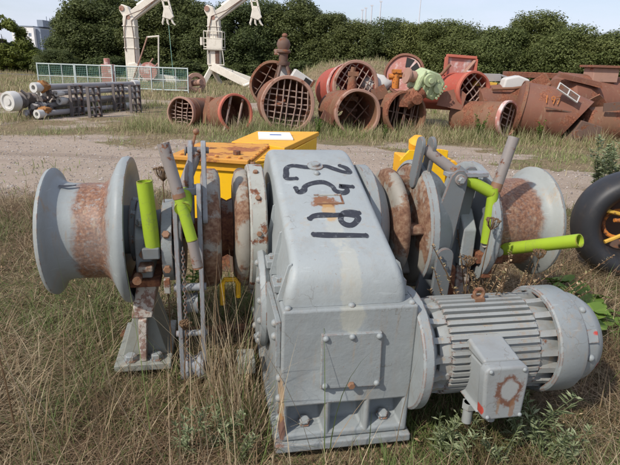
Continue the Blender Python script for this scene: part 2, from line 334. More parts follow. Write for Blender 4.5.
def gravel(x, y):
    x, y = np.asarray(x, float), np.asarray(y, float); n = (fbm(x, y, 3.1, 21)-.5)*4.2
    yf = 6.2+np.clip(x+2.6, -3, 8)*.2
    yb = np.where(x < 0, 10.7, 10.9)
    t1 = sst(y+n, yf-.7, yf+.8)*(1-sst(y+n*.8, yb-.6, yb+1.3))
    t2 = sst(y+n, 18.9, 19.4)*(1-sst(y+n, 22.3, 23))*(1-sst(x, -3, 1.5))
    t3 = sst(-x+n, 3.5, 5.5)*sst(y+n, 11.5, 12.5)*(1-sst(y+n, 18, 20))*(.25+.6*sst(fbm(x, y, 1.1, 63), .42, .6))
    pt = sst(fbm(x, y, 1.15, 808), .50, .62)*np.clip(.25+.75*sst(x, -1.0, 2.0)+.5*sst(y, 9.3, 10.8), 0, .95)
    return np.clip(t1*(1-pt)+t2+t3, 0, 1)
def geo(a, b, step, g):
    o = [a]
    while (o[-1] < b if b > a else o[-1] > b): o.append(o[-1]+(step if b > a else -step)); step *= g
    return o
xs = np.array(geo(-12,-700,.3,1.25)[::-1]+list(np.arange(-11.87,13,.13))+geo(13,700,.3,1.25))
ys = np.array(geo(.6,-40,.3,1.35)[::-1]+list(np.arange(.73,26,.13))+geo(26,45,.3,1.0)+geo(45.5,900,.6,1.25))
X, Y = np.meshgrid(xs, ys); Z = hgt(X, Y); G = gravel(X, Y)
nx, ny = len(xs), len(ys)
def np_mesh(name, V, F, mat, tint=None, dom='FACE', attr='tint', smooth=False):
    me = bpy.data.meshes.new(name); k = F.shape[1]
    me.vertices.add(len(V)); me.vertices.foreach_set('co', np.asarray(V, np.float32).ravel())
    me.loops.add(F.size); me.loops.foreach_set('vertex_index', F.ravel().astype(np.int32))
    me.polygons.add(len(F)); me.polygons.foreach_set('loop_start', np.arange(0, F.size, k, dtype=np.int32))
    try: me.polygons.foreach_set('loop_total', np.full(len(F), k, dtype=np.int32))
    except Exception: pass
    if tint is not None:
        a = me.attributes.new(attr, 'FLOAT', dom); a.data.foreach_set('value', np.asarray(tint, np.float32))
    me.update(calc_edges=True); me.materials.append(mat)
    me.polygons.foreach_set('use_smooth', np.full(len(F), smooth))
    return me
idx = np.arange(nx*ny).reshape(ny, nx)
F = np.stack([idx[:-1,:-1], idx[:-1,1:], idx[1:,1:], idx[1:,:-1]], -1).reshape(-1, 4)
t = NT('ground_soil')
a = t.node('ShaderNodeAttribute', attribute_name='gravel')
gm = t.step(t.math('ADD', a.outputs['Fac'], t.math('MULTIPLY', t.math('SUBTRACT', t.noise(9, 6, .7), .5), .9)), .35, .65)
gc = t.ramp(t.noise(55, 6, .8), [(.3,(.20,.15,.115)),(.5,(.34,.272,.215)),(.62,(.43,.36,.295)),(.75,(.55,.49,.42))])
gc = t.mix(t.math('MULTIPLY', t.step(t.noise(.9, 5, .6), .4, .7), .45), gc, (.27,.22,.17))
rt_ = t.step(t.noise(1.5, 5, .6, t.coord((.13, 1.0, 1))), .50, .62); gc = t.mix(t.math('MULTIPLY', rt_, .45), gc, (.20,.155,.12)); gc = t.mix(t.math('MULTIPLY', t.step(t.noise(120, 3, .6), .63, .68), .6), gc, (.12,.095,.075))
sc_ = t.ramp(t.noise(14, 7, .7), [(.3,(.10,.072,.045)),(.5,(.19,.142,.085)),(.7,(.30,.235,.145))])
sc_ = t.mix(t.math('MULTIPLY', t.step(t.noise(.7, 4, .6), .45, .65), .5), sc_, (.10,.11,.045))
t.bump(t.noise(90, 4, .8), .5, .02)
M['ground'] = t.fin(t.mix(gm, sc_, gc), .95, 0, .15)
g = bpy.data.objects.new('ground', np_mesh('ground', np.stack([X.ravel(), Y.ravel(), Z.ravel()], -1), F, M['ground'], G.ravel(), 'POINT', 'gravel', True)); COL.objects.link(g); struct(g)
# distant road, seen left below the trees
rd = MB(); rd.box(-90, -19, 41.5, 45.5, -.02, .012)
t = NT('asphalt'); M['asphalt'] = t.fin(t.ramp(t.noise(20, 5, .7), [(.3,(.05,.05,.053)),(.7,(.085,.084,.085))]), .85)
struct(obj('road', rd, M['asphalt']))

# ------------------------------------------------------------------ trees
def crown(name, seed, mat, n=9000, w=1.0, h=1.0, leaf=.17, clumps=42, low=.0, taper=.75):
    r = np.random.default_rng(seed)
    # clumps fill a rounded envelope of unit width w (radius) and height h
    c = []
    while len(c) < clumps:
        z = r.random(); rad = w*math.sqrt(max(0, 1-((z-.42)/.62)**2 if z > .42 else 1-((.42-z)/.95)**2))
        ang = r.random()*2*math.pi; q = rad*math.sqrt(.25+.75*r.random())*.86
        c.append((q*math.cos(ang), q*math.sin(ang), h*(low+(1-low)*z*.93), (.13+.14*r.random())*w*1.25))
    c = np.array(c); k = r.integers(0, len(c), n)
    d = r.normal(size=(n, 3)); d /= np.linalg.norm(d, axis=1)[:,None]
    rr = c[k,3]*(.55+.5*r.random(n)**.6)
    P = c[k,:3]+d*rr[:,None]*np.array([1,1,.85]); 
    stray = r.random(n) < .07; P[stray] += d[stray]*(.10*w)*r.random((stray.sum(),1))
    P[:,2] = np.maximum(P[:,2], .02)
    nrm = d*.9+r.normal(size=(n,3))*.42+np.array([0,0,.45]); nrm /= np.linalg.norm(nrm, axis=1)[:,None]
    a = np.cross(nrm, r.normal(size=(n,3))); a /= np.linalg.norm(a, axis=1)[:,None]; b = np.cross(nrm, a)
    s = leaf*(.6+.8*r.random(n))[:,None]
    V = np.stack([P-a*s, P+b*s*.55, P+a*s, P-b*s*.55], 1).reshape(-1, 3)
    tint = np.clip(.42+.50*(r.random(len(c))[k]-.5)+r.normal(size=n)*.20, 0, 1)
    return np_mesh(name, V, np.arange(4*n).reshape(-1, 4), mat, tint)
def trunk_mesh(name, seed, h, r0):
    r = random.Random(seed); mb = MB()
    mb.tube([(0,0,-.1),(.05,0,h*.3),(-.05,.06,h*.6),(0,0,h*.92)], [r0,r0*.8,r0*.5,r0*.12], 7)
    for k in range(7):
        a = r.random()*6.28; z = h*(.2+.09*k); q = h*(.34-.03*k)
        mb.tube([(0,0,z),(math.cos(a)*q*.5,math.sin(a)*q*.5,z+h*.13),(math.cos(a)*q,math.sin(a)*q,z+h*.2)], [r0*.4,r0*.25,r0*.07], 5)
    return mb.mesh(name, M['bark'])
CR = {'d': [crown('crown_dark%d' % i, 30+i, M['leaf_dark'], 52000, 2.6, 6.0, .074, 130) for i in range(3)],
      'm': [crown('crown_mid%d' % i, 40+i, M['leaf_mid'], 52000, 2.6, 5.0, .068, 130) for i in range(3)],
      'l': [crown('crown_light%d' % i, 50+i, M['leaf_light'], 16000, 2.2, 4.0, .10, 40) for i in range(2)]}
TK = trunk_mesh('trunk', 5, 5.0, .16)
CH = {'d': 6.0, 'm': 5.0, 'l': 4.0}
HG = 'trees of the tall hedgerow behind the yard'
HL = 'dark green leafy tree merging into the tall hedgerow behind the yard'
ML = 'mid green bushy tree in the hedgerow behind the rusty hulls'
trees = [ # photo x, photo y of the top, distance, half width, kind, label
 (-1,19,50,2.2,'l','pale yellow green tree at the far end of the road, edge of the picture'),
 (18,44,52,1.8,'l','rounded light green tree below the white building'),
 (40,53,50,1.8,'l','low light green bush between the white building and the tall dark hedge'),
 (70,18,49,2.1,'d','dark tree at the end of the hedgerow, next to the gap with the white building'),
 (88,0,50,3.3,'d','dark hedgerow tree to the left of the crane with the red winch'),(117,-6,51,3.0,'d','dark hedgerow tree just left of the red winch crane post'),(148,2,50,3.2,'d','dark hedgerow tree between the red winch crane post and its hook'),(178,-3,51,3.0,'d','dark hedgerow tree in the gap between the two cranes'),(206,7,50,2.8,'d','dark hedgerow tree right behind the crane with the platform'),
 (236,5,50,3.0,'d','dark hedgerow tree behind the boom of the platform crane'),(262,2,51,2.8,'d','dark hedgerow tree just right of the platform crane hook'),
 (296,2,50,3.2,'d','tallest dark tree of the hedgerow above the barrels, before it steps down'),
 (330,15,49,2.6,'d','dark hedgerow tree where the skyline steps down above the white ringed barrel'),(358,24,48,2.7,'d','dark hedgerow tree below the cluster of distant masts'),(388,22,47,2.7,'d','dark hedgerow tree just right of the cluster of distant masts'),(416,24,46,2.7,'m','mid green hedgerow tree under the lone pale pole'),(446,25,44,2.6,'m','mid green hedgerow tree behind the hatch frame'),
 (474,29,42,2.5,'m','mid green hedgerow tree behind the bright red barrel'),(502,30,40,2.5,'m','mid green hedgerow tree behind the white block and slotted hull'),
 (540,17,41,2.7,'m','taller tree with a spiky top rising over the hedge behind the rusty hulls'),
 (572,30,38,2.5,'m','mid green hedgerow tree behind the pointed hull, right of the spiky top'),(600,37,37,2.4,'m','mid green hedgerow tree behind the tank with the raised hatch'),(628,36,36,2.6,'m',None),(660,32,36,2.6,'m',None),(690,20,38,3.0,'m',None),
 (56,52,44,1.6,'d','low dark bush under the end of the hedgerow by the road')]
for i, (px, py, d, hw, kd, lab) in enumerate(trees):
    p = at(px, py, d); hh = max(1.5, p.z)+.25; me = CR[kd][i % len(CR[kd])]; h0 = CH[kd]
    nm = 'hedge_tree' if kd != 'l' else 'tree'
    e = thing(nm, lab or (HL if kd == 'd' else ML), 'tree', (p.x, d, float(hgt(p.x, d))-.05), rng.random()*6.28, HG if kd != 'l' else None)
    w0 = 2.6 if kd != 'l' else 2.2
    put('crown', me, e, TR((0,0,0), s=(hw*1.14/w0, hw*1.14/w0, hh/h0)))
    put('trunk', TK, e, TR((0,0,0), s=(1,1,hh*.75/5)))
# dense far wood behind the hedgerow so that only sky shows over it
back = [crown('undergrowth', 77, M['leaf_dark'], 16000, 2.6, 2.6, .13, 40)]
ub = []
for k in range(17):
    x = -21+k*3.3+rng.normal()*.4; d = 46.5-max(0, x-4)*.42; s = .55+.25*rng.random()
    e = put('undergrowth_bush', back[0], None, TR((x, d, float(hgt(x, d))-.3), rz=rng.random()*6.28, s=(1,.8,s)))
    tag(e, 'dark leafy bush filling the foot of the hedgerow', 'bush', 'bushes at the foot of the hedgerow')

# ------------------------------------------------------------------ far skyline
b = at(35, 40, 150); wb = thing('building', 'white flat roofed building with a grey plant tower, seen over the light trees', 'building', (b.x, 150, 0))
zt = at(31, 28, 150).z; zt2 = at(44, 23, 150).z
w_ = MB(); w_.box(-.8-2.0, 3.0, -6, 6, 0, zt); obj('wall', w_, M['concrete'], wb, .05)
w_ = MB(); w_.box(3.02, 4.3, -5, 5, 0, zt-.4); obj('wing', w_, M['tower'], wb, .05)
w_ = MB(); w_.box(2.6, 4.2, -3, 3, zt+.26, zt2+.6); obj('plant_tower', w_, M['tower'], wb, .05)
w_ = MB(); w_.box(-2.95, 3.0, -6.15, 6.15, zt+.003, zt+.25); obj('roof_edge', w_, M['tower'], wb)
for k in range(4): obj('window', MB().box(-2.2+k*1.25, -1.5+k*1.25, -6.05, -5.96, zt-2.3, zt-1.5), M['tower'], wb)
for (px, py, d, lab) in [(49.5,18,150,'thin mast standing just beside the white building'),(46.2,16.5,160,'thinner mast rising behind the plant tower')]:
    p = at(px, py, d); q = MB(); q.tube([(0,0,0),(0,0,p.z*.6),(0,0,p.z)], [.22,.16,.08], 6); o = obj('mast', q, M['tower'], None, loc=(p.x, d, 0)); tag(o, lab, 'mast')
for k, (px, py) in enumerate([(366,8),(372,5.5),(381,1.5),(362.5,10)]):
    p = at(px, py, 320); q = MB(); q.tube([(0,0,0),(0,0,p.z*.5),(0,0,p.z)], [.6,.45,.3], 6); q.box(-.8,.8,-.3,.3,p.z-.3,p.z+.3)
    o = obj('distant_mast', q, M['mast'], None, loc=(p.x, 320, 0)); tag(o, 'pale distant mast in a cluster standing far beyond the hedgerow', 'mast', 'cluster of far pale masts')
p = at(421, -2, 260); q = MB(); q.tube([(0,0,0),(0,0,p.z)], [.4,.18], 6); q.box(-.6,.6,-.2,.2,p.z,p.z+.3); o = obj('lamp_mast', q, M['mast'], None, loc=(p.x, 260, 0)); tag(o, 'lone pale pole above the middle of the hedgerow, away from the mast cluster', 'pole')

# ------------------------------------------------------------------ cranes
def crane(px, d, lab, kind):
    base = ground_at(px, 82); x0 = at(px, 40, d).x; e = thing('deck_crane', lab, 'crane', (x0, d, float(hgt(x0, d))))
    sc = d/38.0
    zt_ = at(px, 20, d).z
    zb_ = 0 if kind == 0 else .95
    q = MB(); q.prism([(-.40,zb_),(.40,zb_),(.40,zt_),(-.30,zt_+.35),(-.40,zt_)], 'y', -.38, .38); obj('post', q, M['cream'], e, .05)
    q = MB(); q.prism([(-.62,zt_+.55),(-.45,zt_+.95),(.0,zt_+.80),(.15,zt_+.40),(.40,zt_+.0),(-.28,zt_-.02)], 'y', -.30, .30); obj('knuckle', q, M['cream'], e, .06)
    q = MB(); q.cyl((-.42,-.36,zt_+.68), (-.42,.36,zt_+.68), .17, n=14); obj('pin', q, M['rim'], e)
    A = Vector((.05,0,zt_+.15)); Bp = Vector((3.3,0,zt_+2.45))
    def beam(p, q_, w, h, nm, mat='cream'):
        dv = (q_-p); Mx = Matrix.Translation(p) @ dv.to_track_quat('X','Z').to_matrix().to_4x4()
        k = MB(); k.box(0, dv.length, -w/2, w/2, -h/2, h/2, Mx); return obj(nm, k, M[mat], e, .03)
    beam(A, Bp, .42, .62, 'boom')
    q = MB(); q.cyl(A+Vector((.5,0,.75)), A+Vector((2.1,0,1.75)), .13, n=12); q.cyl(A+Vector((2.1,0,1.75)), A+Vector((2.9,0,2.2)), .07, n=12); obj('hydraulic_ram', q, M['cream'], e)
    q = MB(); q.tube([(-.3,-.42,zt_*.5),(-.32,-.44,zt_*.8),(-.1,-.42,zt_+.2),(.9,-.28,zt_+.62),(2.2,-.26,zt_+1.5)], .028, 6); obj('hose', q, M['bar_dark'], e)
    q = MB(); q.tube([(.30,-.41,zb_+.5),(.31,-.42,zt_*.7),(.2,-.42,zt_-.1),(1.2,-.28,zt_+.75),(2.6,-.26,zt_+1.75)], .022, 6); obj('hose', q, M['bar_dark'], e)
    for zz in (.55, .72, .9):
        q = MB(); q.box(-.44,.44,-.42,.42,zt_*zz-.03,zt_*zz+.03); obj('collar', q, M['cream'], e)
    q = MB(); q.cyl((.0,-.40,zt_+.12),(.0,.40,zt_+.12),.14,n=14); obj('pin', q, M['rim'], e)
    hx = 2.55 if kind == 0 else 2.75
    tip = Vector((hx-.25,-.05,zt_+2.2)); hk = Vector((hx+.05,-.05,zt_+.35))
    for dx in (-.13, .22):
        beam(Vector((tip.x+dx, -.35, tip.z)), Vector((hk.x+dx*1.2+.1, -.35, hk.z+.1)), .10, .13, 'jib_bar')
    q = MB()
    for k in range(5): q.box(tip.x-.1+.09*k, tip.x+.28+.09*k, -.40, -.30, tip.z-.35-.33*k, tip.z-.28-.33*k)
    obj('jib_lacing', q, M['cream'], e)
    q = MB(); q.prism([(hk.x-.28,hk.z-.15),(hk.x-.12,hk.z+.55),(hk.x+.2,hk.z+.5),(hk.x+.5,hk.z-.1),(hk.x+.25,hk.z-.3)], 'y', -.47, -.23); obj('hook_block', q, M['cream'], e, .04)
    for dx in (-.3, .05, .42):
        q = MB(); q.tube([(hk.x+dx*.6,-.35,hk.z-.15),(hk.x+dx,-.35,hk.z-.5),(hk.x+dx*1.15+.08,-.35,hk.z-.62)], [.08,.07,.04], 8); obj('hook', q, M['cream'], e)
    return e, zt_
e, zt_ = crane(131.5, 38, 'cream crane beside the green rail fence with red and white winch at its foot', 0)
q = MB(); q.cyl((1.3,-.8,.75),(1.3,.3,.75),.45,n=18); q.cyl((1.3,-.95,.75),(1.3,-.8,.75),.6,n=18); obj('foot_winch', q, M['hull_pink'], e)
for p0, p1 in [((.15,-.6,.2),(1.3,-.6,3.0)),((1.9,-.6,.2),(2.05,-.6,3.05)),((1.25,-.6,2.95),(2.1,-.6,3.05)),((.5,-.6,.25),(1.6,-.6,1.6)),((1.0,-.6,.2),(1.9,-.6,1.3))]:
    q = MB(); q.tube([p0,p1], .055, 6); obj('frame_tube', q, M['cream' if p0[0] > 1.2 else 'rim'], e)
q = MB(); q.prism([(-.2,0),(3.2,0),(2.9,.45),(1.2,.6),(.3,1.3),(-.2,1.2)], 'y', -.5, .5); obj('base', q, M['cream'], e, .05)
q = MB(); q.tube([(2.65,-.2,zt_),(2.75,-.3,2.5),(2.85,-.3,.5)], .018, 5); obj('cable', q, M['mesh_green'], e)
e, zt_ = crane(214.5, 38, 'cream crane with a railed platform and splayed feet, the one nearer the middle', 1)
q = MB()
for z in (2.5, 3.05, 3.5): q.tube([(-.62,-.55,z),(.62,-.55,z),(.62,.5,z),(-.62,.5,z),(-.62,-.55,z)], .03, 6)
for x, y in ((-.62,-.55),(0,-.55),(.62,-.55),(.62,.5),(-.62,.5)): q.tube([(x,y,2.45),(x,y,3.52)], .03, 6)
obj('railing', q, M['cream'], e)
q = MB(); q.box(-.44,.60,-.60,-.42,2.4,3.0); obj('platform_panel', q, M['cream'], e, .02)
q = MB(); q.box(-.66,.66,-.60,.55,2.33,2.395); obj('platform_floor', q, M['cream'], e, .01)
q = MB(); q.tube([(-.4,-.5,1.35),(-.4,-.5,2.3),(.62,-.5,2.3),(.72,-.5,1.35),(-.4,-.5,1.35)], .05, 6); obj('door_frame', q, M['cream'], e)
q = MB(); q.box(.10,.38,-.405,-.385,1.42,2.25); obj('door_opening', q, M['bar_dark'], e)
q = MB(); q.cyl((-.80,-.45,2.6),(-.80,-.45,3.1),.10,n=10); q.box(-.82,-.4,-.47,-.43,2.7,2.76); obj('lamp', q, M['cream'], e)
for p0, p1, w in [((-.1,-.3,1.25),(-.75,-.6,.05),.34),((-.1,-.42,1.25),(2.5,-1.0,.12),.52),((.2,.2,1.1),(3.3,.1,.10),.46),((-.2,.2,1.0),(.2,.9,.05),.3)]:
    p0, p1 = Vector(p0), Vector(p1); dv = p1-p0; k = MB(); k.box(0, dv.length, -w*.35, w*.35, -w/2, w/2, Matrix.Translation(p0) @ dv.to_track_quat('X','Z').to_matrix().to_4x4()); obj('leg', k, M['cream'], e, .03)
q = MB()
k0 = at(262,78,35.5); mb = MB(); mb.prism([(-.9,0),(1.3,.05),(1.1,.5),(.2,.75),(-.7,.6)], 'y', -.3, .3); mb.tube([(-1.2,-.2,.1),(.2,-.3,.7),(1.6,-.2,.3)], .12, 8)
o = obj('scrap_casting', mb, M['cream'], None, .05, loc=(k0.x, 35.5, float(hgt(k0.x, 35.5)))); tag(o, 'cream coloured scrap casting lying in the dry grass beside the crane feet', 'scrap')

# ------------------------------------------------------------------ rail fence
FL = at(39, 88, 27.4); FR = at(189, 92, 27.4)
fx0, fx1 = FL.x, FR.x
def panel_mesh():
    w = (fx1-fx0)/4
    f = MB()
    for z in (.12, 1.2): f.tube([(0.03,0,z),(w-.03,0,z)], .028, 6)
    up = []
    for k in range(2): up.append(MB().tube([(.03+k*(w-.06),0,0),(.03+k*(w-.06),0,1.24)], .032, 6))
    mid = [MB().tube([(w*.33,0,.12),(w*.33,0,1.2)], .022, 6), MB().tube([(w*.66,0,.12),(w*.66,0,1.2)], .022, 6), MB().tube([(.03,0,.62),(w-.03,0,.62)], .02, 6)]
    n = MB()
    for k in range(int(w/.085)): n.tube([(.06+k*.085,.03,.15),(.06+k*.085,.03,1.17)], .008, 3)
    for k in range(12): n.tube([(.05,.034,.16+k*.09),(w-.05,.034,.16+k*.09)], .008, 3)
    return f.mesh('rail', M['fence']), [u.mesh('post', M['fence']) for u in up], [u.mesh('bar', M['fence']) for u in mid], n.mesh('netting', M['mesh_green'])
pm = panel_mesh()
FLAB = ['green netted fence panel at the left end of the rail fence', 'green netted fence panel second along from the pipe stack', 'green netted fence panel just in front of the crane with the red winch', 'pale fence panel at the far end, with gravel track in front']
for k in range(4):
    e = thing('fence_panel', FLAB[k], 'fence', (fx0+(fx1-fx0)*k/4, 27.4+(.25 if k == 2 else 0), 0), 0, 'netted fence panels by the cranes')
    put('rail', pm[0], e, TR((0,0,0)))
    for u in pm[1]: put('post', u, e, TR((0,0,0)))
    for u in pm[2]: put('bar', u, e, TR((0,0,0)))
    o = put('netting', pm[3], e, TR((0,0,0)))
p = at(196, 84, 28); mb = MB(); mb.lathe([(-.12,.5),(.12,.5),(.12,.3),(-.12,.3)], (0,0,.5), (.5,-.8,.1), 20, close=True); mb.cyl((-.3,.2,.45),(.35,-.3,.55),.16,n=10); mb.box(-.9,.3,-.2,.4,0,.25)
o = obj('scrap_pulley', mb, M['rim'], None, .02, loc=(p.x, 28, 0)); tag(o, 'rusty pulley wheel lying at the end of the rail fence', 'pulley')
p = at(107, 64, 29); mb = MB(); mb.box(-.25,.35,-.3,.3,0,1.25); mb.cyl((0,0,1.25),(0,0,1.55),.16,n=10); o = obj('scrap_cabinet', mb, M['hull_pink'], None, .04, loc=(p.x, 29, 0)); tag(o, 'faded pink steel cabinet behind the netted fence', 'cabinet')

# ------------------------------------------------------------------ pipe stack
PA, PB = Vector((-7.75, 14.3, 0)), Vector((-6.42, 18.13, 0)); pd = (PB-PA).normalized(); pn = Vector((pd.y, -pd.x, 0))
def pp(s, n, z): return PA+pd*s+pn*n+Vector((0,0,z))
LEN = (PB-PA).length
specs = [(.15,LEN+.1,.32,.80,.085,'long galvanised pipe on top of the pipe stack with a white flanged end'),
         (.9,LEN-.1,.40,.42,.07,'galvanised pipe in the middle layer of the pipe stack'),
         (.0,LEN-.6,.48,.13,.075,'galvanised pipe at the bottom of the pipe stack with white ring end'),
         (.7,LEN+.3,-.15,.60,.08,'galvanised pipe at the back of the stack, half hidden'),
         (.6,LEN+.2,-.2,.2,.08,'lower galvanised pipe at the back of the stack')]
specs += [(.5,LEN,.12,.62,.07,'thin galvanised pipe inside the upper rack pockets'),(.35,LEN-.2,.16,.30,.07,'thin galvanised pipe inside the lower rack pockets'),(.8,LEN-.1,.42,.62,.05,'slim dark pipe along the front of the stack, under the top pipe')]
for (s0, s1, n_, z, r, lab) in specs:
    c = pp(s0, n_, z); e = thing('pipe', lab, 'pipe', c, 0, 'pipes of the stack by the fence'); d = pd*(s1-s0)
    q = MB(); q.pipe((0,0,0), d, r, .012, 20); obj('tube', q, M['pipe'], e)
    q = MB(); q.pipe(-pd*.16, pd*.02, r*1.55, r*.8, 22); q.pipe(-pd*.05, pd*.10, r*1.25, r*.3, 20); obj('end_flange', q, M['cap'], e)
    q = MB(); q.pipe(d-pd*.1, d+pd*.15, r*1.5, r*.7, 20); obj('end_flange', q, M['cap'], e)
# white ended valve unit at the near end
c = at(17,101,14.1); e = thing('valve_unit', 'dark valve unit with big white round end cap by the near pipe ends', 'valve', c)
q = MB(); q.lathe([(-.30,0),(-.30,.09),(-.27,.09),(-.27,.16),(-.30,.19),(-.30,.24),(-.24,.26),(-.06,.26),(-.04,.2),(.0,.2),(0,0)], (0,0,0), pd, 28); obj('end_cap', q, M['cap'], e)
q = MB(); q.lathe([(0,.16),(.12,.16),(.14,.2),(.2,.2),(.22,.13),(.5,.13),(.52,.2),(.6,.2),(.62,.12),(.9,.12),(.9,0)], (0,0,0), pd, 20); obj('body', q, M['pipe_dark'], e)
for k in range(18):
    q = MB(); p = pd*(.1+.06*k)+pn*random.uniform(.05,.4)+Vector((0,0,random.uniform(-.4,.25))); d = Vector((random.uniform(-.3,.3),random.uniform(-.2,.2),random.uniform(-.3,.3)))
    q.tube([p-d*.7, p+d*.2, p+d*.7+Vector((0,0,random.uniform(-.2,.1)))], .035, 7); q.cyl(p-pd*.04, p+pd*.04, .08, n=10); obj('fitting', q, M['pipe_dark' if k % 3 else 'pipe'], e)
q = MB(); q.tube([pd*.4+Vector((0,0,-.52)), pd*.4+Vector((0,0,-.05))], .06, 8); obj('leg', q, M['pipe_dark'], e)
def rag(p, s, lab, mat, nm):
    mb = MB(); r_ = random.Random(nm+lab); mb.ball((0,0,0), 1, 14)
    for v in mb.bm.verts: v.co = Vector((v.co.x*s[0], v.co.y*s[1], v.co.z*s[2]))*(1+r_.uniform(-.25,.25))
    o = obj(nm, mb, mat, None, loc=p, smooth=60); tag(o, lab, 'wrapping'); return o
rag(pp(.32,.30,.82), (.17,.17,.15), 'orange brown rotten wrapping round the upper pipe end', M['rag'], 'wrapping')
rag(pp(.15,.46,.22), (.16,.18,.10), 'rust orange rag lying over the lower pipe end', M['rag'], 'wrapping')
# brackets : grids of square pockets
def bracket(s0, lab, cols, wd):
    e = thing('pipe_bracket', lab, 'rack', pp(s0, .56, 0)); rx = Matrix.Rotation(math.atan2(pd.y, pd.x), 4, 'Z'); e.rotation_euler.z = math.atan2(pd.y, pd.x)
    cw = wd/cols; up = MB().box(-.014,.014,-.10,.0,0,.84).mesh('upright', M['pipe_dark'], 0); sh = MB().box(0,wd,-.096,-.004,-.016,.016).mesh('rung', M['pipe_dark'], 0); bk = None
    for k in range(cols+1): put('upright', up, e, TR((k*cw,0,0)))
    for k in range(5): put('rung', sh, e, TR((0,0,.06+k*.19)))
    for k in range(cols+1): put('upright', up, e, TR((k*cw,-.62,0)))
    for k in range(5): put('rung', sh, e, TR((0,-.62,.06+k*.19)))
bracket(.95, 'dark pocketed pipe rack holding the near end of the pipe stack', 2, .44)
bracket(2.75, 'dark pocketed pipe rack holding the far end of the pipe stack', 2, .44)

# ------------------------------------------------------------------ rusty barrels and hulls
def frame_from(n):                                   # local z = outward face normal
    return Vector(n).normalized()
def barrel(name, lab, c, n, r, ln, mat, rim='rim', grid=None, grp='rusty open barrels in the scrap row', bars='bar', gc=7, extra=True, cat='barrel', inner=.03, wob=.022, dep=0, closed=True):
    c = Vector(c); n = Vector(n).normalized(); e = thing(name, lab, cat, (c.x, c.y, c.z-r), 0, grp); o = Vector((0,0,r))
    ph = random.random()*6; wb_ = lambda t, a: wob*math.sin(2*t+ph)+wob*.5*math.sin(5*t+a*3)
    q = MB(); pr = [(0,r*.97),(-ln*.33,r*.975),(-ln*.34,r*1.0),(-ln*.37,r*1.0),(-ln*.38,r*.975),(-ln,r*.97)]
    pr += ([(-ln,.25*r)] if closed else []) + [(-ln+.03,.25*r)]*bool(closed) + [(-ln+.03,r*.97-inner),(0,r*.97-inner)]
    q.lathe(pr, o, n, 40, close=True, wob=wb_); obj('shell', q, M[mat], e)
    q = MB(); q.lathe([(-.07,r*.985),(-.07,r*1.04),(.02,r*1.045),(.035,r*1.02),(.035,r*.93),(.0,r*.91),(-.05,r*.91)], o, n, 40, close=True, wob=wb_); obj('rim', q, M[rim], e)
    u = n.cross(Vector((0,0,1))).normalized(); v = u.cross(n).normalized(); a = (grid or (0,))[0] if grid else 0
    if grid:
        a, nu, nv = grid; ca, sa = math.cos(a), math.sin(a); U = u*ca+v*sa; Vv = v*ca-u*sa; rr = r*.93
        for (n_, A, B, dz) in ((nu, U, Vv, -.05-dep), (nv, Vv, U, -.085-dep)):
            for k in range(n_):
                t_ = -1+2*(k+1)/(n_+1); h = math.sqrt(max(0, 1-t_*t_))*rr
                if h < .1*r or random.random() < .05: continue
                q = MB(); sag = random.uniform(-.05,.05); q.tube([o+A*(t_*rr)-B*h+n*dz, o+A*(t_*rr+sag)+n*dz, o+A*(t_*rr)+B*h+n*dz], .018 if r > .4 else .014, 6); obj('grating_bar', q, M[bars], e)
    return e, o, n, u, v
barrel('barrel', 'small rusty barrel lying on the grass with a short grating, leftmost of the barrel row', at(181,113,13.6), (-.32,-.94,.05), .39, 1.0, 'hull_brown', 'rim', (.05,3,6))
e, o, n, u, v = barrel('barrel', 'short brown barrel with red rim and two slanting bars across its mouth', at(236,113,13.0), (.55,-.83,.12), .44, .85, 'hull_brown', 'rim_red', None)
for s in (-.13,.2):
    q = MB(); q.tube([o+u*(s-.12)*1+v*.42-n*.04, o+u*(s+.12)-v*.4-n*.02], .032, 6); obj('cross_bar', q, M['bar'], e)
q = MB(); q.prism([(0,0),(.6,0),(.55,.62),(.1,.7)], 'y', -.02, .3); o_ = obj('scrap_plate', q, M['hull_brown'], None, .02, loc=at(204,124,13.5)); o_.rotation_euler = (0,.1,.5); tag(o_, 'jagged brown scrap plate propped behind the barrel with the red rim', 'scrap')
barrel('barrel', 'biggest rusty barrel of the row, square steel grating facing the yard', at(288,105,13.15), (.20,-.97,.03), .66, 1.5, 'hull_brown', 'rim', (.12,7,8))
barrel('barrel', 'dark rusty barrel half hidden behind the big grated barrel', at(272,84,15.2), (-.15,-.95,.2), .62, 1.0, 'hull', 'hull_brown', (.5,3,4), bars='bar_dark')
barrel('barrel', 'rusty barrel in front with diagonal crossed bars deep in its dark mouth', at(358,113,13.4), (.30,-.95,.05), .58, 1.5, 'hull_brown', 'rim', (.7,3,3), bars='bar_dark', dep=.45)
e, o, n, u, v = barrel('barrel', 'red brown barrel with a white painted ring, lying behind the crossed bar barrel', at(356,86,15.0), (.33,-.94,.12), .66, 1.6, 'hull_red', 'rim', (.6,6,6))
q = MB(); q.lathe([(-.35,.67),(-.55,.67),(-.55,.655),(-.35,.655)], o, n, 40, close=True); obj('white_band', q, M['hull_pink'], e)
e, o, n, u, v = barrel('barrel', 'dark mouthed barrel with upright bars in front of the green machine', at(406,114,13.6), (.35,-.93,.08), .56, 1.6, 'hull_brown', 'hull_brown', (.18,9,1), bars='bar_dark', dep=.12)
e, o, n, u, v = barrel('buoy', 'upright round buoy end with faded pink and white paint behind the green machine', at(404,74,15.5), (-.25,-.95,.22), .55, .9, 'hull_pink', 'hull', None, cat='buoy')
q = MB(); q.lathe([(-.02,0),(-.02,.5),(-.04,.5),(-.04,0)], o, n, 32); obj('end_plate', q, M['hull_pink'], e)
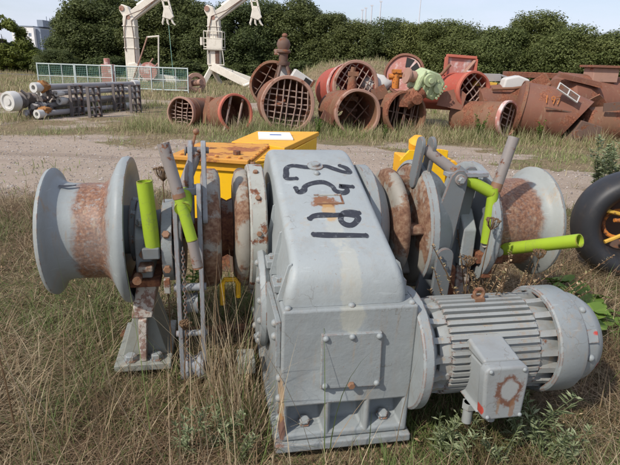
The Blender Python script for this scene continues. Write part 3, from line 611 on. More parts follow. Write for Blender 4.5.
for a in (.3, 1.0): 
    q = MB(); w1, w2 = a, a+.5; q.prism([(math.cos(w1)*.2,math.sin(w1)*.2),(math.cos(w1)*.47,math.sin(w1)*.47),(math.cos(w2)*.47,math.sin(w2)*.47),(math.cos(w2)*.2,math.sin(w2)*.2)], 'z', -.012, .0, Matrix.Translation(o) @ n.to_track_quat('Z','Y').to_matrix().to_4x4()); obj('cutout', q, M['black'], e)
e, o, n, u, v = barrel('barrel', 'bright red barrel with white painted marks, lying behind the smaller grated one', at(474,92,14.2), (.42,-.90,.05), .52, 2.2, 'hull_red', 'rim_red', (.8,4,4))
# white marks on the red barrel
for k, pts in enumerate([[(0,0),(.03,.07),(.08,.05),(.07,.0),(.02,-.04),(.1,-.03)],[(.14,-.05),(.16,.08)],[(.2,.06),(.27,.06),(.22,-.04)]]):
    q = MB(); q.tube([o-n*(.22+p_[0]*.0)-n*p_[1]*1.2+(v*math.cos(.35-p_[0]*1.6)+(-u)*math.sin(.35-p_[0]*1.6))*.53 for p_ in pts], .012, 5); obj('painted_mark', q, M['white'], e)
barrel('barrel', 'small rusty barrel with a grating, standing out front right of the row', at(508,119,13.3), (.62,-.78,.06), .43, 1.5, 'hull_brown', 'hull_pink', (.3,4,5))
# lantern post on the barrel behind
p = at(283,76,15.1); e = thing('buoy_lantern', 'dark rusty lantern post with splayed legs standing on the half hidden barrel', 'lantern', p)
q = MB(); q.lathe([(0,0),(0,.17),(.06,.19),(.10,.19),(.10,.12),(.30,.13),(.34,.2),(.38,.2),(.42,.15),(.55,.19),(.66,.15),(.72,.08),(.76,0)], (0,0,.28), (0,0,1), 18); obj('lantern_body', q, M['bar_dark'], e)
q = MB(); q.ball((.03,0,1.06), .065, 10, (1.2,1,.9)); obj('cap', q, M['hull'], e)
q = MB(); q.box(-.25,-.1,-.1,.08,.55,.7); obj('bracket', q, M['bar'], e, .01)
for a in (0.6, 2.5, 4.2, 5.6):
    q = MB(); q.tube([(.12*math.cos(a),.12*math.sin(a),.3),(.3*math.cos(a),.3*math.sin(a),-.12)], .045, 7); obj('leg', q, M['bar_dark'], e)
q = MB(); q.box(-.13,.12,.1,.16,-.1,.26); obj('back_plate', q, M['cap'], e, .01)
p = at(301,80,14.4); e = thing('steel_case', 'white box tilted on the barrels with a square black opening', 'box', p); e.rotation_euler = (0,.55,.15)
q = MB(); q.box(-.28,.30,-.15,.25,-.14,.16); obj('body', q, M['cap'], e, .02)
q = MB(); q.box(.05,.24,-.162,-.152,-.06,.12); obj('opening', q, M['black'], e)
q = MB(); q.box(.26,.32,-.2,.28,-.17,.19); obj('frame', q, M['bar_dark'], e)
p = at(376,84,15.6); mb = MB()
mb.ball((0,0,0), .34, 22, (1.25,.8,.75))
for v_ in mb.bm.verts: v_.co *= 1+.5*(float(fbm(v_.co.x*3+v_.co.y*2, v_.co.z*3+v_.co.y, .5, 5))-.5)+random.uniform(-.04,.04)
o = obj('white_sack', mb, M['sack'], None, loc=p, smooth=70); tag(o, 'crumpled white plastic sack behind the barrel with the white ring', 'sack')
p = at(352,85,14.25); mb = MB(); mb.cyl((0,0,-.3),(0,0,.25),.15,.1,12); mb.cyl((-.02,0,.2),(.02,0,.45),.07,n=8); mb.box(-.12,.16,-.1,.1,.22,.34); mb.box(-.18,.18,-.15,.15,-.4,-.28); o = obj('valve_stump', mb, M['hull_brown'], None, .01, loc=p); tag(o, 'rusty valve stump on top of the crossed bar barrel', 'valve')
# pale green gear unit
p = at(425,84,13.9); e = thing('gear_unit', 'pale green gear unit dumped on top of the rusty barrels', 'machine', p); e.rotation_euler = (.15,.35,.35)
q = MB(); q.prism([(-.32,-.25),(.30,-.30),(.42,-.05),(.40,.22),(.15,.36),(-.18,.34),(-.36,.1)], 'y', -.25, .3); obj('casing', q, M['palegreen'], e, .05)
q = MB(); q.cyl((-.1,-.26,.12),(-.1,-.36,.12),.16,n=16); q.cyl((-.1,-.36,.12),(-.1,-.42,.12),.07,n=12); obj('cover', q, M['palegreen'], e, .008)
q = MB(); q.cyl((.22,-.26,.02),(.22,-.33,.02),.12,n=14); obj('cover', q, M['palegreen'], e, .008)
for k in range(5): q = MB(); q.box(-.30+k*.15,-.26+k*.15,-.285,-.252,-.22,.28-.02*k); obj('rib', q, M['palegreen'], e)
q = MB(); q.cyl((-.36,0,.05),(-.55,0,.0),.14,n=14); q.cyl((-.55,0,.0),(-.6,0,-.01),.2,n=14); obj('flange', q, M['rim'], e)
for a in range(6): q = MB(); q.cyl((.3+.02*a,-.30,-.2+.07*a),(.3+.02*a,-.34,-.2+.07*a),.03,n=8); obj('bolt', q, M['palegreen'], e)
p = at(412,95,13.8); mb = MB(); mb.cyl((-.2,0,-.2),(.25,0,.15),.22,n=16); mb.cyl((.1,-.3,-.1),(.1,.2,.05),.14,n=12); mb.box(-.35,-.1,-.2,.2,-.3,.1); o = obj('rusty_coupling', mb, M['hull_brown'], None, .02, loc=p); tag(o, 'rusty shaft coupling lying under the pale green gear unit', 'coupling')
p = at(385,82,14.3); mb = MB(); mb.cyl((0,0,-.25),(0,0,.2),.1,n=10); mb.cyl((-.2,0,.05),(.2,0,.1),.08,n=10); mb.box(-.12,.12,-.12,.12,.15,.25); o = obj('pipe_stub', mb, M['orange'], None, .01, loc=at(396,79,14.6)); tag(o, 'orange rusted pipe stub beside the pink buoy end', 'pipe')
# frame on the red barrel
p = at(459,79,14.9); e = thing('hatch_frame', 'rusty square hatch frame standing upright on the red barrel', 'frame', p); e.rotation_euler = (-.1,.04,.12)
w_, h_ = .42, .62
for (a, b, c_, d_) in ((-w_,w_,0,.07),(-w_,w_,h_-.07,h_),): q = MB(); q.box(a,b,-.06,.06,c_,d_); obj('frame_bar', q, M['rim_red'], e, .006)
for s in (-1,1): q = MB(); q.box(s*w_-.035,s*w_+.035,-.06,.06,.072,h_-.072); obj('frame_bar', q, M['rim_red'], e, .006)
q = MB(); q.box(-w_+.036,w_-.036,.02,.04,.072,h_-.072); obj('back_plate', q, M['hull_pink'], e)
q = MB(); q.tube([(.05,-.05,.07),(.38,-.03,.5)], .05, 6); obj('strut', q, M['rim'], e)
q = MB(); q.lathe([(-.05,.16),(.05,.16),(.05,.06),(-.05,.06)], (0,0,0), (.3,-.9,.2), 16, close=True); o = obj('chain_sheave', q, M['bar_dark'], None, loc=at(467,62,15.2)); tag(o, 'small dark sheave at the top corner of the hatch frame', 'sheave')
# the big rusty hull and its neighbours
p0 = at(552,112,13.6); e = thing('rusty_hull', 'large rusty buoy hull with pointed nose, small white window frame on its back', 'hull', (p0.x, p0.y, 0))
Mx = Matrix.Translation((0,0,0))
ax = Vector((.85,-.20,-.14)).normalized()
q = MB(); q.lathe([(-.75,0),(-.75,.60),(-.72,.66),(-.2,.68),(.45,.64),(1.0,.52),(1.5,.35),(1.5,0)], (-.1,.1,.62), ax, 36)
bmesh.ops.bisect_plane(q.bm, geom=q.bm.verts[:]+q.bm.edges[:]+q.bm.faces[:], plane_co=Vector((.62,0,.45)), plane_no=Vector((.80,-.45,-.62)).normalized(), clear_outer=True)
obj('body', q, M['hull'], e)
q = MB(); q.lathe([(-.74,.69),(-.66,.70),(-.66,.66),(-.74,.65)], (-.1,.1,.62), ax, 36, close=True); obj('hoop', q, M['hull_brown'], e)
q = MB(); q.prism([(-.62,.35),(-.30,1.28),(.05,1.30),(1.05,.62),(1.12,.5),(.2,.55)], 'y', .12, .32); obj('top_plate', q, M['hull_brown'], e, .015)
q = MB(); q.box(-.55,.35,-.60,-.57,.74,.77, Matrix.Rotation(.14,4,'Y')); obj('seam', q, M['bar_dark'], e)
wx = Vector((.84,-.1,-.50)).normalized(); wn_ = Vector((.30,-.80,.52)); wn_ = (wn_-wx*wn_.dot(wx)).normalized(); wy = wn_.cross(wx)
wp = at(568,93,13.0)-Vector((p0.x,p0.y,0)); wf = Matrix((wx,-wn_,wy)).transposed().to_4x4(); wf.translation = wp
f = obj('window_frame', MB().box(-.30,.30,-.03,.0,.09,.112,wf).box(-.30,.30,-.03,.0,-.112,-.09,wf).box(-.30,-.275,-.03,.0,-.09,.09,wf).box(.275,.30,-.03,.0,-.09,.09,wf).box(-.014,.014,-.03,.0,-.09,.09,wf), M['cap'], e)
for s in (-1,1): obj('pane', MB().box(s*.145-.13,s*.145+.13,-.014,-.006,-.089,.089,wf), M['bar_dark'], f)
# painted number on the hull
def seg_text(digs, P0, dx, dz, sc, mat, parent, nm, r=.012):
    shp = {'1':[[(.1,0),(.1,1)]], '9':[[(.45,.6),(.15,.5),(.05,.8),(.3,1),(.5,.85),(.45,.5),(.3,0)]], '7':[[(.0,.95),(.5,1),(.2,0)]], '2':[[(.0,.8),(.25,1),(.45,.75),(0,0),(.5,.02)]]}
    for i, d in enumerate(digs):
        for st in shp[d]:
            q = MB(); q.tube([P0+dx*((i*.62+a)*sc)+dz*(b*sc) for a, b in st], r, 5); obj(nm, q, mat, parent)
seg_text('197', Vector((-.42,-.515,.93)), Vector((1,-.17,-.1)).normalized(), Vector((.1,.38,.92)).normalized(), .19, M['orange'], e, 'painted_digit', .011)
# slotted plate hull
p0 = at(519,97,14.3); e = thing('slotted_hull', 'rusty hull section with three long slots, between the red barrel and the pointed hull', 'hull', (p0.x, p0.y, 0))
q = MB(); q.lathe([(-.75,0),(-.75,.58),(.85,.60),(.85,0)], (-.35,.45,.70), (.95,.2,.08), 34); obj('body', q, M['hull'], e)
sm = Matrix.Translation((.25,-.1,.95)) @ Matrix.Rotation(-.25,4,'Z') @ Matrix.Rotation(-.6,4,'Y')
q = MB(); q.box(-.62,.62,-.05,.02,-.36,.40,sm); obj('slotted_plate', q, M['hull_brown'], e, .012)
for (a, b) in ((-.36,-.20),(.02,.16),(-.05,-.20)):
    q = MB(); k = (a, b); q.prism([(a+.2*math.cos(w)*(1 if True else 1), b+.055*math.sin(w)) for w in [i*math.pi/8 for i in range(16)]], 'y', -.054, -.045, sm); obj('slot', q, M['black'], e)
mb = MB(); mb.prism([(-.3,-.15),(.35,-.2),(.42,.1),(.1,.2),(-.25,.12)], 'y', -.2, .2); o = obj('white_block', mb, M['sack'], None, .06, loc=at(512,83,14.6)); tag(o, 'white block lying on the rusty row between the red barrel and slotted hull', 'block')
mb = MB(); mb.prism([(-.3,0),(.3,.03),(.26,.22),(-.26,.22)], 'y', -.05, .05); mb.tube([(.2,0,.2),(.5,0,.12),(.75,.05,-.1)], .035, 6); o = obj('sheet_scrap', mb, M['pipe'], None, .01, loc=at(490,82,15)); tag(o, 'bent grey sheet metal with a pipe lying behind the red barrel', 'scrap')
mb = MB(); mb.prism([(-.3,-.03),(.35,-.05),(.4,.1),(-.2,.14)], 'y', -.15, .15); o = obj('wooden_block', mb, M['hub_yellow'], None, .02, loc=at(481,86,14.8)); tag(o, 'small ochre block behind the rim of the red barrel', 'block')
for (px, py, d, poly, th, rot, mt, lab) in [
  (578,84,15.0,[(-.6,0),(.6,.1),(.5,.22),(-.6,.14)],.3,(.1,.3,-.2),'hull','long rusty beam piece lying across the hull pile'),
  (588,110,13.9,[(-.4,0),(.5,-.1),(.42,.35),(-.1,.45)],.04,(.6,.5,.1),'hull_brown','curled rusty sheet between the pointed hull and the tank'),
  (450,108,14.0,[(-.35,0),(.3,0),(.34,.4),(.1,.55),(-.3,.35)],.05,(-.2,.1,-.3),'hull','rusty plate standing in the grass below the bright red barrel'),
  (382,100,13.9,[(-.3,0),(.3,.05),(.2,.4),(-.25,.3)],.05,(-.3,-.2,.4),'hull_brown','bent plate wedged between the two front barrels'),
  (326,122,13.2,[(-.2,0),(.2,0),(.25,.25),(-.1,.3)],.05,(-.4,.3,.3),'hull','small rusty plate in the grass right of the biggest barrel')]:
    mb = MB(); mb.prism(poly, 'y', -th/2, th/2); bmesh.ops.subdivide_edges(mb.bm, edges=mb.bm.edges[:], cuts=3, use_grid_fill=True)
    for v_ in mb.bm.verts: v_.co.y += .10*math.sin(v_.co.x*5+v_.co.z*3)+random.uniform(-.008,.008)
    o = obj('scrap_plate', mb, M[mt], None, 0, loc=at(px,py,d)); o.rotation_euler = rot; tag(o, lab, 'scrap')
for (px, py, d, p0, p1, r_, lab) in [(532,100,13.9,(-.5,0,-.35),(.35,-.1,.42),.05,'thick rusty bar leaning against the front of the pointed hull'),(515,90,14.2,(-.6,0,0),(.5,.1,.12),.04,'rusty pipe lying along the top of the slotted hull'),(556,86,14.3,(-.5,0,.05),(.6,.1,-.3),.035,'pale pink pipe lying down the slope of the hull pile'),(440,74,14.6,(-.15,0,-.2),(.25,0,.25),.045,'rusty rod sticking up behind the pale green gear unit')]:
    mb = MB(); mb.tube([p0, tuple((a+b)/2+random.uniform(-.03,.03) for a, b in zip(p0, p1)), p1], r_, 10); o = obj('scrap_bar', mb, M['rim' if 'pink' in lab else 'hull_brown'], None, loc=at(px,py,d)); tag(o, lab, 'scrap')
# far right
p0 = at(598,100,15.5); e = thing('tank', 'long rusty tank with a raised hatch at the right edge, behind the pointed hull', 'tank', (p0.x, p0.y, 0))
q = MB(); q.lathe([(-1.5,0),(-1.5,.6),(-1.35,.78),(1.6,.80),(1.75,.5),(1.75,0)], (.2,.3,.80), (.95,.2,-.05), 36); obj('body', q, M['hull'], e)
q = MB(); q.box(-.42,.28,-.3,.3,1.42,1.80); obj('hatch', q, M['rim'], e, .02)
q = MB(); q.box(-.52,.38,-.4,.4,1.803,1.87); obj('hatch_lid', q, M['hull'], e, .01)
q = MB(); q.box(-2.4,.6,.9,1.3,1.45,1.62); obj('beam', q, M['hull'], e, .02)
p0 = at(604,117,13.4); e = thing('tank', 'rusty tank with a handwheel on its end, low at the right edge', 'tank', (p0.x, p0.y, 0))
q = MB(); q.lathe([(-.5,0),(-.5,.28),(-.42,.42),(1.6,.5),(1.6,0)], (0,.2,.42), (.96,.15,.02), 30); obj('body', q, M['hull_brown'], e)
q = MB(); q.lathe([(-.03,.20),(.03,.20),(.03,.15),(-.03,.15)], (-.35,-.1,.46), (-.7,-.7,.1), 20, close=True); obj('handwheel', q, M['rim'], e)
q = MB(); q.cyl((-.40,-.15,.46),(-.2,.05,.46),.07,n=10); obj('spindle', q, M['bar_dark'], e)
q = MB(); q.box(-.1,1.6,-.28,-.25,.78,.98, Matrix.Rotation(-.12,4,'Y')); obj('dark_slot', q, M['bar_dark'], e)
mb = MB(); mb.prism([(-.5,0),(.45,0),(.35,.4),(-.2,.55)], 'y', -.2, .3); mb.cyl((-.25,-.25,.2),(-.25,-.05,.2),.13,n=12); o = obj('scrap_bracket', mb, M['bar_dark'], None, .02, loc=(at(585,126,13.2).x, 13.2, 0)); tag(o, 'dark rusty bracket between the pointed hull and the tank with handwheel', 'scrap')

# ------------------------------------------------------------------ yellow housings
e = thing('yellow_housing', 'yellow steel housing with rusted orange lid behind the winch', 'housing', (-.76, 3.82, 0))
def lo(pts): return [(x+.76, y-3.82) for x, y in pts]
q = MB(); q.prism(lo([(-1.03,3.88),(-.48,3.78),(-.315,4.0),(.04,5.54),(-.57,5.42),(-.71,4.68),(-.97,4.48)]), 'z', .44, .915); obj('body', q, M['yellow'], e, .012)
q = MB(); q.prism(lo([(-.97,4.0),(-.52,3.92),(-.36,4.1),(-.03,5.4),(-.52,5.3),(-.66,4.6),(-.9,4.4)]), 'z', .0, .438); obj('underside_shade_box', q, M['bar_dark'], e, .01)  # dark box added under the body, standing in for the shaded gap there
q = MB(); q.prism(lo([(-.50,4.62),(-.24,4.40),(.06,5.58),(-.59,5.46),(-.73,4.66)]), 'z', .918, .965); obj('rear_top', q, M['yellow_top'], e, .008)
q = MB(); q.prism(lo([(-.46,3.83),(-.31,4.02),(-.23,4.38),(-.40,4.55)]), 'z', .918, .935); obj('side_top', q, M['yellow_top'], e, .004)
q = MB(); q.prism(lo([(-1.07,3.83),(-.465,3.72),(-.385,4.58),(-.99,4.54)]), 'z', .937, .968); obj('lid', q, M['lid'], e, .006)
q = MB(); q.prism(lo([(-1.05,3.862),(-.48,3.76),(-.479,3.772),(-1.049,3.874)]), 'z', .875, .935); obj('lid_lip', q, M['yellow_top'], e)
q = MB(); q.box(-.3,.28,-.004,.004,.28,.30); 
me = MB().lathe([(0,0),(0,.016),(.012,.016),(.016,.01),(.016,0)], (0,0,0), (0,0,1), 8).mesh('rivet', M['lid'])
for k in range(7): put('rivet', me, e, TR((-.22+.09*k, .05-.016*k*1.0, .968)))
for k in range(5): put('rivet', me, e, TR((.33+.012*k, .05+.13*k, .968)))
q = MB(); q.cyl((.18,.14,.968),(.18,.14,1.0),.03,n=8); obj('lid_knob', q, M['bar_dark'], e, .004)
q = MB(); q.tube([(-.20,.30,.97),(-.185,.30,1.03),(-.17,.31,1.09)], .011, 7); q.ball((-.165,.31,1.11), .026, 10); obj('lid_pin', q, M['copper'], e)
mb = MB(); mb.lathe([(-.012,.05),(.012,.05),(.012,.03),(-.012,.03)], (.235,-.08,.86), (.2,-.97,.1), 18, close=True); obj('ring_lug', mb, M['dark'], e)
bd = thing('white_board', 'white board with a blue mark lying on the yellow housing', 'board', (-.37, 5.05, .966), .12)
q = MB(); q.box(-.16,.16,-.22,.22,0,.018); obj('sheet', q, M['white'], bd, .003)
q = MB(); q.box(-.05,.06,-.015,.025,.0185,.021); obj('blue_mark', q, M['blue'], bd)
# second yellow machine behind the right hand chain wheel
e = thing('yellow_machine', 'rusty yellow machine frame behind the right side of the winch', 'frame', (1.15, 4.55, 0), .1)
q = MB(); q.prism([(-.42,.04),(.62,.04),(.50,.55),(.25,.72),(.06,.90),(-.42,.93)], 'y', -.12, .12); obj('side_plate', q, M['yellow_top'], e, .012)
q = MB(); q.prism([(-.43,.62),(-.02,.62),(-.02,.99),(-.10,1.0),(-.36,.985),(-.43,.90)], 'y', -.15, -.123); obj('front_plate', q, M['yellow'], e, .006)
q = MB(); q.lathe([(-.05,.0),(-.05,.07),(.02,.08),(.06,.05),(.07,0)], (-.25,0,1.02), (0,-.4,1), 14); obj('lifting_lug', q, M['yellow_top'], e)
q = MB(); q.box(-.5,.8,-.1,.5,0,.04); obj('base', q, M['rusty'], e)
# ------------------------------------------------------------------ big rubber wheel at the right
e = thing('rubber_fender_wheel', 'big black rubber fender wheel with rusty orange hub at the right edge', 'wheel', (2.66, 4.1, 0), 0)
ctr = (0,0,.46); an = (-.22,-.97,.06)
q = MB(); q.lathe([(.19*math.cos(a)-.1, .345+.115*math.sin(a)) for a in [k*math.pi/9 for k in range(18)]], ctr, an, 48, close=True); obj('rubber_ring', q, M['rubber'], e)
q = MB(); q.lathe([(-.28,0),(-.28,.25),(-.26,.25),(-.26,0)], ctr, an, 28); obj('hub_disc', q, M['bar_dark'], e)
q = MB(); nn = Vector(an).normalized(); uu = nn.cross(Vector((0,0,1))).normalized(); vv = uu.cross(nn)
q.tube([Vector(ctr)+uu*.10-nn*.08+(uu*math.cos(t_)+vv*math.sin(t_))*.115 for t_ in [k*2*math.pi/20 for k in range(21)]], .018, 8); obj('hub_ring', q, M['orange'], e)
for (a0_, a1_, mat) in (((-.27,.14),(-.02,.09),'hub_yellow'),((-.14,-.14),(.1,-.02),'hub_yellow'),((-.10,.05),(.12,.05),'orange'),((-.02,-.11),(.10,-.19),'orange'),((.02,.1),(.14,.2),'orange')):
    # spokes, in the hub plane (u to the right as seen)
    q = MB(); q.tube([Vector(ctr)+nn*.03+uu*.07-uu*a0_[0]+vv*a0_[1], Vector(ctr)-nn*.03+uu*.07-uu*a1_[0]+vv*a1_[1]], .017, 7); obj('spoke', q, M[mat], e)

# ------------------------------------------------------------------ THE WINCH
YAW = R(11); WO = (.165, 1.905, 0)
wn = thing('mooring_winch', 'big grey mooring winch with gearbox, electric motor and rope drums in the grass', 'winch', WO, YAW)
SV, SW = .95, .77                     # the main shaft
hex_ = MB().lathe([(0,0),(0,.02),(.016,.02),(.02,.017),(.02,0)], (0,0,0), (0,0,1), 6).mesh('bolt', M['front'], 20)
hexL = MB().lathe([(0,.034),(.006,.034),(.006,.027),(.026,.027),(.03,.022),(.03,0),(0,0)], (0,0,0), (0,0,1), 6).mesh('bolt', M['front'], 20)
dome = MB().lathe([(0,.017),(.006,.017),(.014,.011),(.017,0)], (0,0,0), (0,0,1), 10).mesh('bolt', M['front'], 60)
rustbolt = MB().lathe([(0,0),(0,.02),(.016,.02),(.02,.017),(.02,0)], (0,0,0), (0,0,1), 6).mesh('bolt', M['copper'], 20)
# gearbox
def cast_body():
    mb = MB(); us = [-.268,-.238,-.076,-.050,.102,.128,.276,.306]; ws = [.088,.122,.262,.714]; V_ = {}
    def v(u, y, w):
        k = (round(u,4), round(y,4), round(w,4))
        if k not in V_: V_[k] = mb.bm.verts.new(k)
        return V_[k]
    for a in range(7):
        for b_ in range(3):
            u0, u1, w0, w1 = us[a], us[a+1], ws[b_], ws[b_+1]
            if b_ == 1 and a % 2 == 1:
                o_ = [(u0,0,w0),(u1,0,w0),(u1,0,w1),(u0,0,w1)]; i_ = [(u0+.010,.085,w0+.020),(u1-.010,.085,w0+.020),(u1-.010,.115,w1-.014),(u0+.010,.115,w1-.014)]
                for q in range(4): mb.bm.faces.new([v(*o_[q]), v(*o_[(q+1)%4]), v(*i_[(q+1)%4]), v(*i_[q])])
                mb.bm.faces.new([v(*p) for p in i_])
            else: mb.bm.faces.new([v(u0,0,w0), v(u1,0,w0), v(u1,0,w1), v(u0,0,w1)])
    B = 1.262; L_ = [v(us[0],0,w) for w in ws]; R_ = [v(us[-1],0,w) for w in ws]
    l0, l1, r0, r1 = v(us[0],B,ws[0]), v(us[0],B,ws[-1]), v(us[-1],B,ws[0]), v(us[-1],B,ws[-1])
    mb.bm.faces.new(L_+[l1, l0]); mb.bm.faces.new(R_+[r1, r0]); mb.bm.faces.new([l0, l1, r1, r0])
    mb.bm.faces.new([v(u,0,ws[-1]) for u in us]+[r1, l1]); mb.bm.faces.new([v(u,0,ws[0]) for u in us]+[r0, l0])
    return mb
gb = obj('gearbox_housing', cast_body(), M['front'], wn, .016, seg=3)
put('bolt', hexL, gb, TR((-.155,.056,.146), rx=.5, s=(.9,.9,.7))); put('bolt', hexL, gb, TR((.205,.056,.146), rx=.5, s=(.9,.9,.7)))
obj('base_flange', MB().box(-.290,.322,-.022,1.28,.045,.087), M['front'], gb, .010)
for u in (-.243,.02,.280): put('bolt', dome, gb, TR((u,.022,.7135), s=(.9,.9,.9)))
pl = obj('cover_plate', MB().prism([(-.105,.352),(.158,.347),(.150,.607),(-.108,.610)], 'y', -.018, .004), M['front'], gb, .006)
for (u, w) in ((-.09,.592),(.02,.594),(.136,.590),(-.085,.370),(.028,.366),(.140,.365)): put('bolt', dome if (u,w) != (.028,.366) else rustbolt, pl, TR((u,-.018,w), rx=R(90), s=(.8,.8,.8)))
# hood
HP = [(.03,.715),(.034,.76),(.05,.82),(.085,.868),(.15,.903),(.3,.958),(.5,1.028),(.75,1.115),(.9,1.163),(1.0,1.183),(1.1,1.178),(1.2,1.14),(1.3,1.05),(1.36,.9),(1.38,.715)]
hpx, hpz = np.array([p[0] for p in HP]), np.array([p[1] for p in HP])
def catmull(pts, k=5):
    o = []
    for i in range(len(pts)-1):
        p = [np.array(pts[max(0,min(len(pts)-1,j))]) for j in (i-1,i,i+1,i+2)]
        for s in range(k):
            t_ = s/k; o.append(tuple(.5*((2*p[1])+(-p[0]+p[2])*t_+(2*p[0]-5*p[1]+4*p[2]-p[3])*t_**2+(-p[0]+3*p[1]-3*p[2]+p[3])*t_**3)))
    return o+[tuple(pts[-1])]
HPs = catmull(HP)
hpx, hpz = np.array([p[0] for p in HPs]), np.array([p[1] for p in HPs])
HU0, HU1, HRd = -.222, .232, .035
hb = MB(); rows = []
ins = [(0,0)]
prof_u = []
for k in range(5):
    a = k*math.pi/8; prof_u.append((HU0+HRd*(1-math.sin(a)) if False else HU0+HRd*(1-math.cos(math.pi/2-a) if False else 1-math.sin(a)), HRd*(1-math.cos(a)) if False else HRd*(1-math.cos(a))))
# cross section across u: side wall -> rounded shoulder -> top (inset along the profile normal)
sec = [(HU0, HRd)]+[(HU0+HRd-HRd*math.cos(k*math.pi/10), HRd-HRd*math.sin(k*math.pi/10)) for k in range(1,6)]
sec = sec+[(HU0+HU1-u, d) for u, d in sec[::-1]]
for i, (v, w) in enumerate(HPs):
    a, b_ = HPs[max(0,i-1)], HPs[min(len(HPs)-1,i+1)]; tx, tz = b_[0]-a[0], b_[1]-a[1]; l_ = math.hypot(tx,tz); nx_, nz_ = tz/l_, -tx/l_   # inward normal
    if i in (0, len(HPs)-1): nz_ = 0; nx_ = math.copysign(1, nx_)
    fl_ = max(0., min(1., (.93-w)/.20)); fl_ = 1+.135*fl_*fl_*(3-2*fl_)*(1 if v < .7 else 0)
    rows.append([hb.bm.verts.new((.012+(u-.005)*fl_-.007, v+nx_*d, w+nz_*d)) for u, d in sec])
for A, B in zip(rows, rows[1:]):
    for k in range(len(sec)-1): hb.bm.faces.new((A[k], A[k+1], B[k+1], B[k]))
hb.bm.faces.new([r_[0] for r_ in rows]); hb.bm.faces.new([r_[-1] for r_ in rows][::-1])
hood = obj('gear_hood', hb, M['hood'], wn, 0, 45)
# ribs and bolted lugs along the hood's side
for k, v in enumerate((.10,.38,.66,.94)):
    obj('rib', MB().prism([(HU0-.055,.716),(HU0+.004,.716),(HU0+.004,.716+.16+.05*k),(HU0-.01,.716+.15+.05*k)], 'y', v, v+.014), M['hood'], hood)
    obj('rib', MB().prism([(HU1+.06,.716),(HU1-.004,.716),(HU1-.004,.716+.16+.05*k),(HU1+.01,.716+.15+.05*k)], 'y', v, v+.014), M['hood'], hood)
for v in (.17,.45,.73,1.02):
    lg = obj('lug', MB().box(-.284,HU0-.003,v,v+.10,.7145,.752), M['front'], hood, .006); put('bolt', hex_, lg, TR((-.253,v+.05,.752)))
    lg = obj('lug', MB().box(HU1+.003,.311,v,v+.10,.7145,.752), M['front'], hood, .006); put('bolt', hex_, lg, TR((.275,v+.05,.752)))
bc = obj('bearing_cover', MB().lathe([(0,.0),(0,.25),(.028,.26),(.05,.24),(.05,0)], (-.318,.62,.50), (1,0,0), 40).box(-.290,-.2685,.02,1.2,.45,.66), M['front'], gb, .004)
for k in range(14):
    a = k*2*math.pi/14+.1; put('bolt', dome, bc, TR((-.318,.62+.225*math.sin(a),.50+.225*math.cos(a)), ry=R(-90)))
for w in (.18,.28,.38,.58,.64): put('bolt', dome, gb, TR((-.268 if w < .45 else -.29,.05,w), ry=R(-90)))
# strokes sprayed on the hood
def hood_z(v): return float(np.interp(v, hpx, hpz))
STR = [[(-.099,.261),(-.041,.255),(.073,.249),(.129,.245)],
 [(-.098,.373),(-.076,.39),(-.037,.396),(.023,.394),(.079,.396),(.124,.38),(.115,.348),(.085,.32),(.056,.325),(.042,.355),(.054,.393),(.082,.412),(.12,.414),(.137,.408)],
 [(-.127,.612),(-.119,.579),(-.091,.594),(-.077,.629),(-.033,.656),(.021,.662),(.057,.627),(.067,.587),(.1,.569),(.125,.586),(.123,.613),(.1,.627),(.158,.621)],
 [(-.114,.698),(-.161,.699),(-.157,.746),(-.148,.797),(-.113,.821),(-.054,.807),(0,.802),(.058,.815),(.101,.788),(.143,.759),(.178,.754),(.168,.796),(.142,.818)]]
def ribbon(pts, w, zf, k=6, lift=.0016):
    sm = catmull(pts, k); mb = MB(); L_, R_, = [], []
    for i, (u, v) in enumerate(sm):
        a, b_ = sm[max(0,i-1)], sm[min(len(sm)-1,i+1)]; du, dv = b_[0]-a[0], b_[1]-a[1]; l_ = math.hypot(du,dv) or 1; ww = w*(1+.10*math.sin(i*.35+len(sm)))*(.85+.15*min(1, min(i, len(sm)-1-i)/6))
        nu, nv = -dv/l_*ww, du/l_*ww*1.25
        L_.append(mb.bm.verts.new((u+nu, v+nv, zf(v+nv)+lift))); R_.append(mb.bm.verts.new((u-nu, v-nv, zf(v-nv)+lift)))
    for i in range(len(sm)-1): mb.bm.faces.new((L_[i], L_[i+1], R_[i+1], R_[i]))
    for e_, s_ in ((0,-1),(len(sm)-1,1)):
        u, v = sm[e_]; a, b_ = (sm[0],sm[1]) if e_ == 0 else (sm[-2],sm[-1]); th = math.atan2(b_[1]-a[1], b_[0]-a[0])+(math.pi if e_ == 0 else 0)
        fan = [mb.bm.verts.new((u+w*math.cos(th+x), v+w*1.25*math.sin(th+x), zf(v+w*1.25*math.sin(th+x))+lift+.0004)) for x in np.linspace(-math.pi/2, math.pi/2, 9)]
        mb.bm.faces.new(fan)
    return mb
for st in STR: obj('painted_stroke', ribbon(st, .0140, hood_z), M['ink'], hood)
def hood_patch(u0,u1,v0,v1,nm,mat,lift): 
    return obj(nm, MB().faces([(u0,v0,hood_z(v0)+lift),(u1,v0,hood_z(v0)+lift),(u1,v1,hood_z(v1)+lift),(u0,v1,hood_z(v1)+lift),(u0,v0,hood_z(v0)),(u1,v0,hood_z(v0)),(u1,v1,hood_z(v1)),(u0,v1,hood_z(v1))], [(0,1,2,3),(4,5,1,0),(5,6,2,1),(6,7,3,2),(7,4,0,3)]), mat, hood)
hood_patch(-.045,.085,.478,.484,'plate_edge',M['copper'],.006); hood_patch(.078,.085,.485,.545,'plate_edge',M['copper'],.006); hood_patch(-.05,.085,.546,.552,'plate_edge',M['flange'],.006)
put('bolt', dome, hood, TR((.0,.742,hood_z(.742)), rx=.33)); 
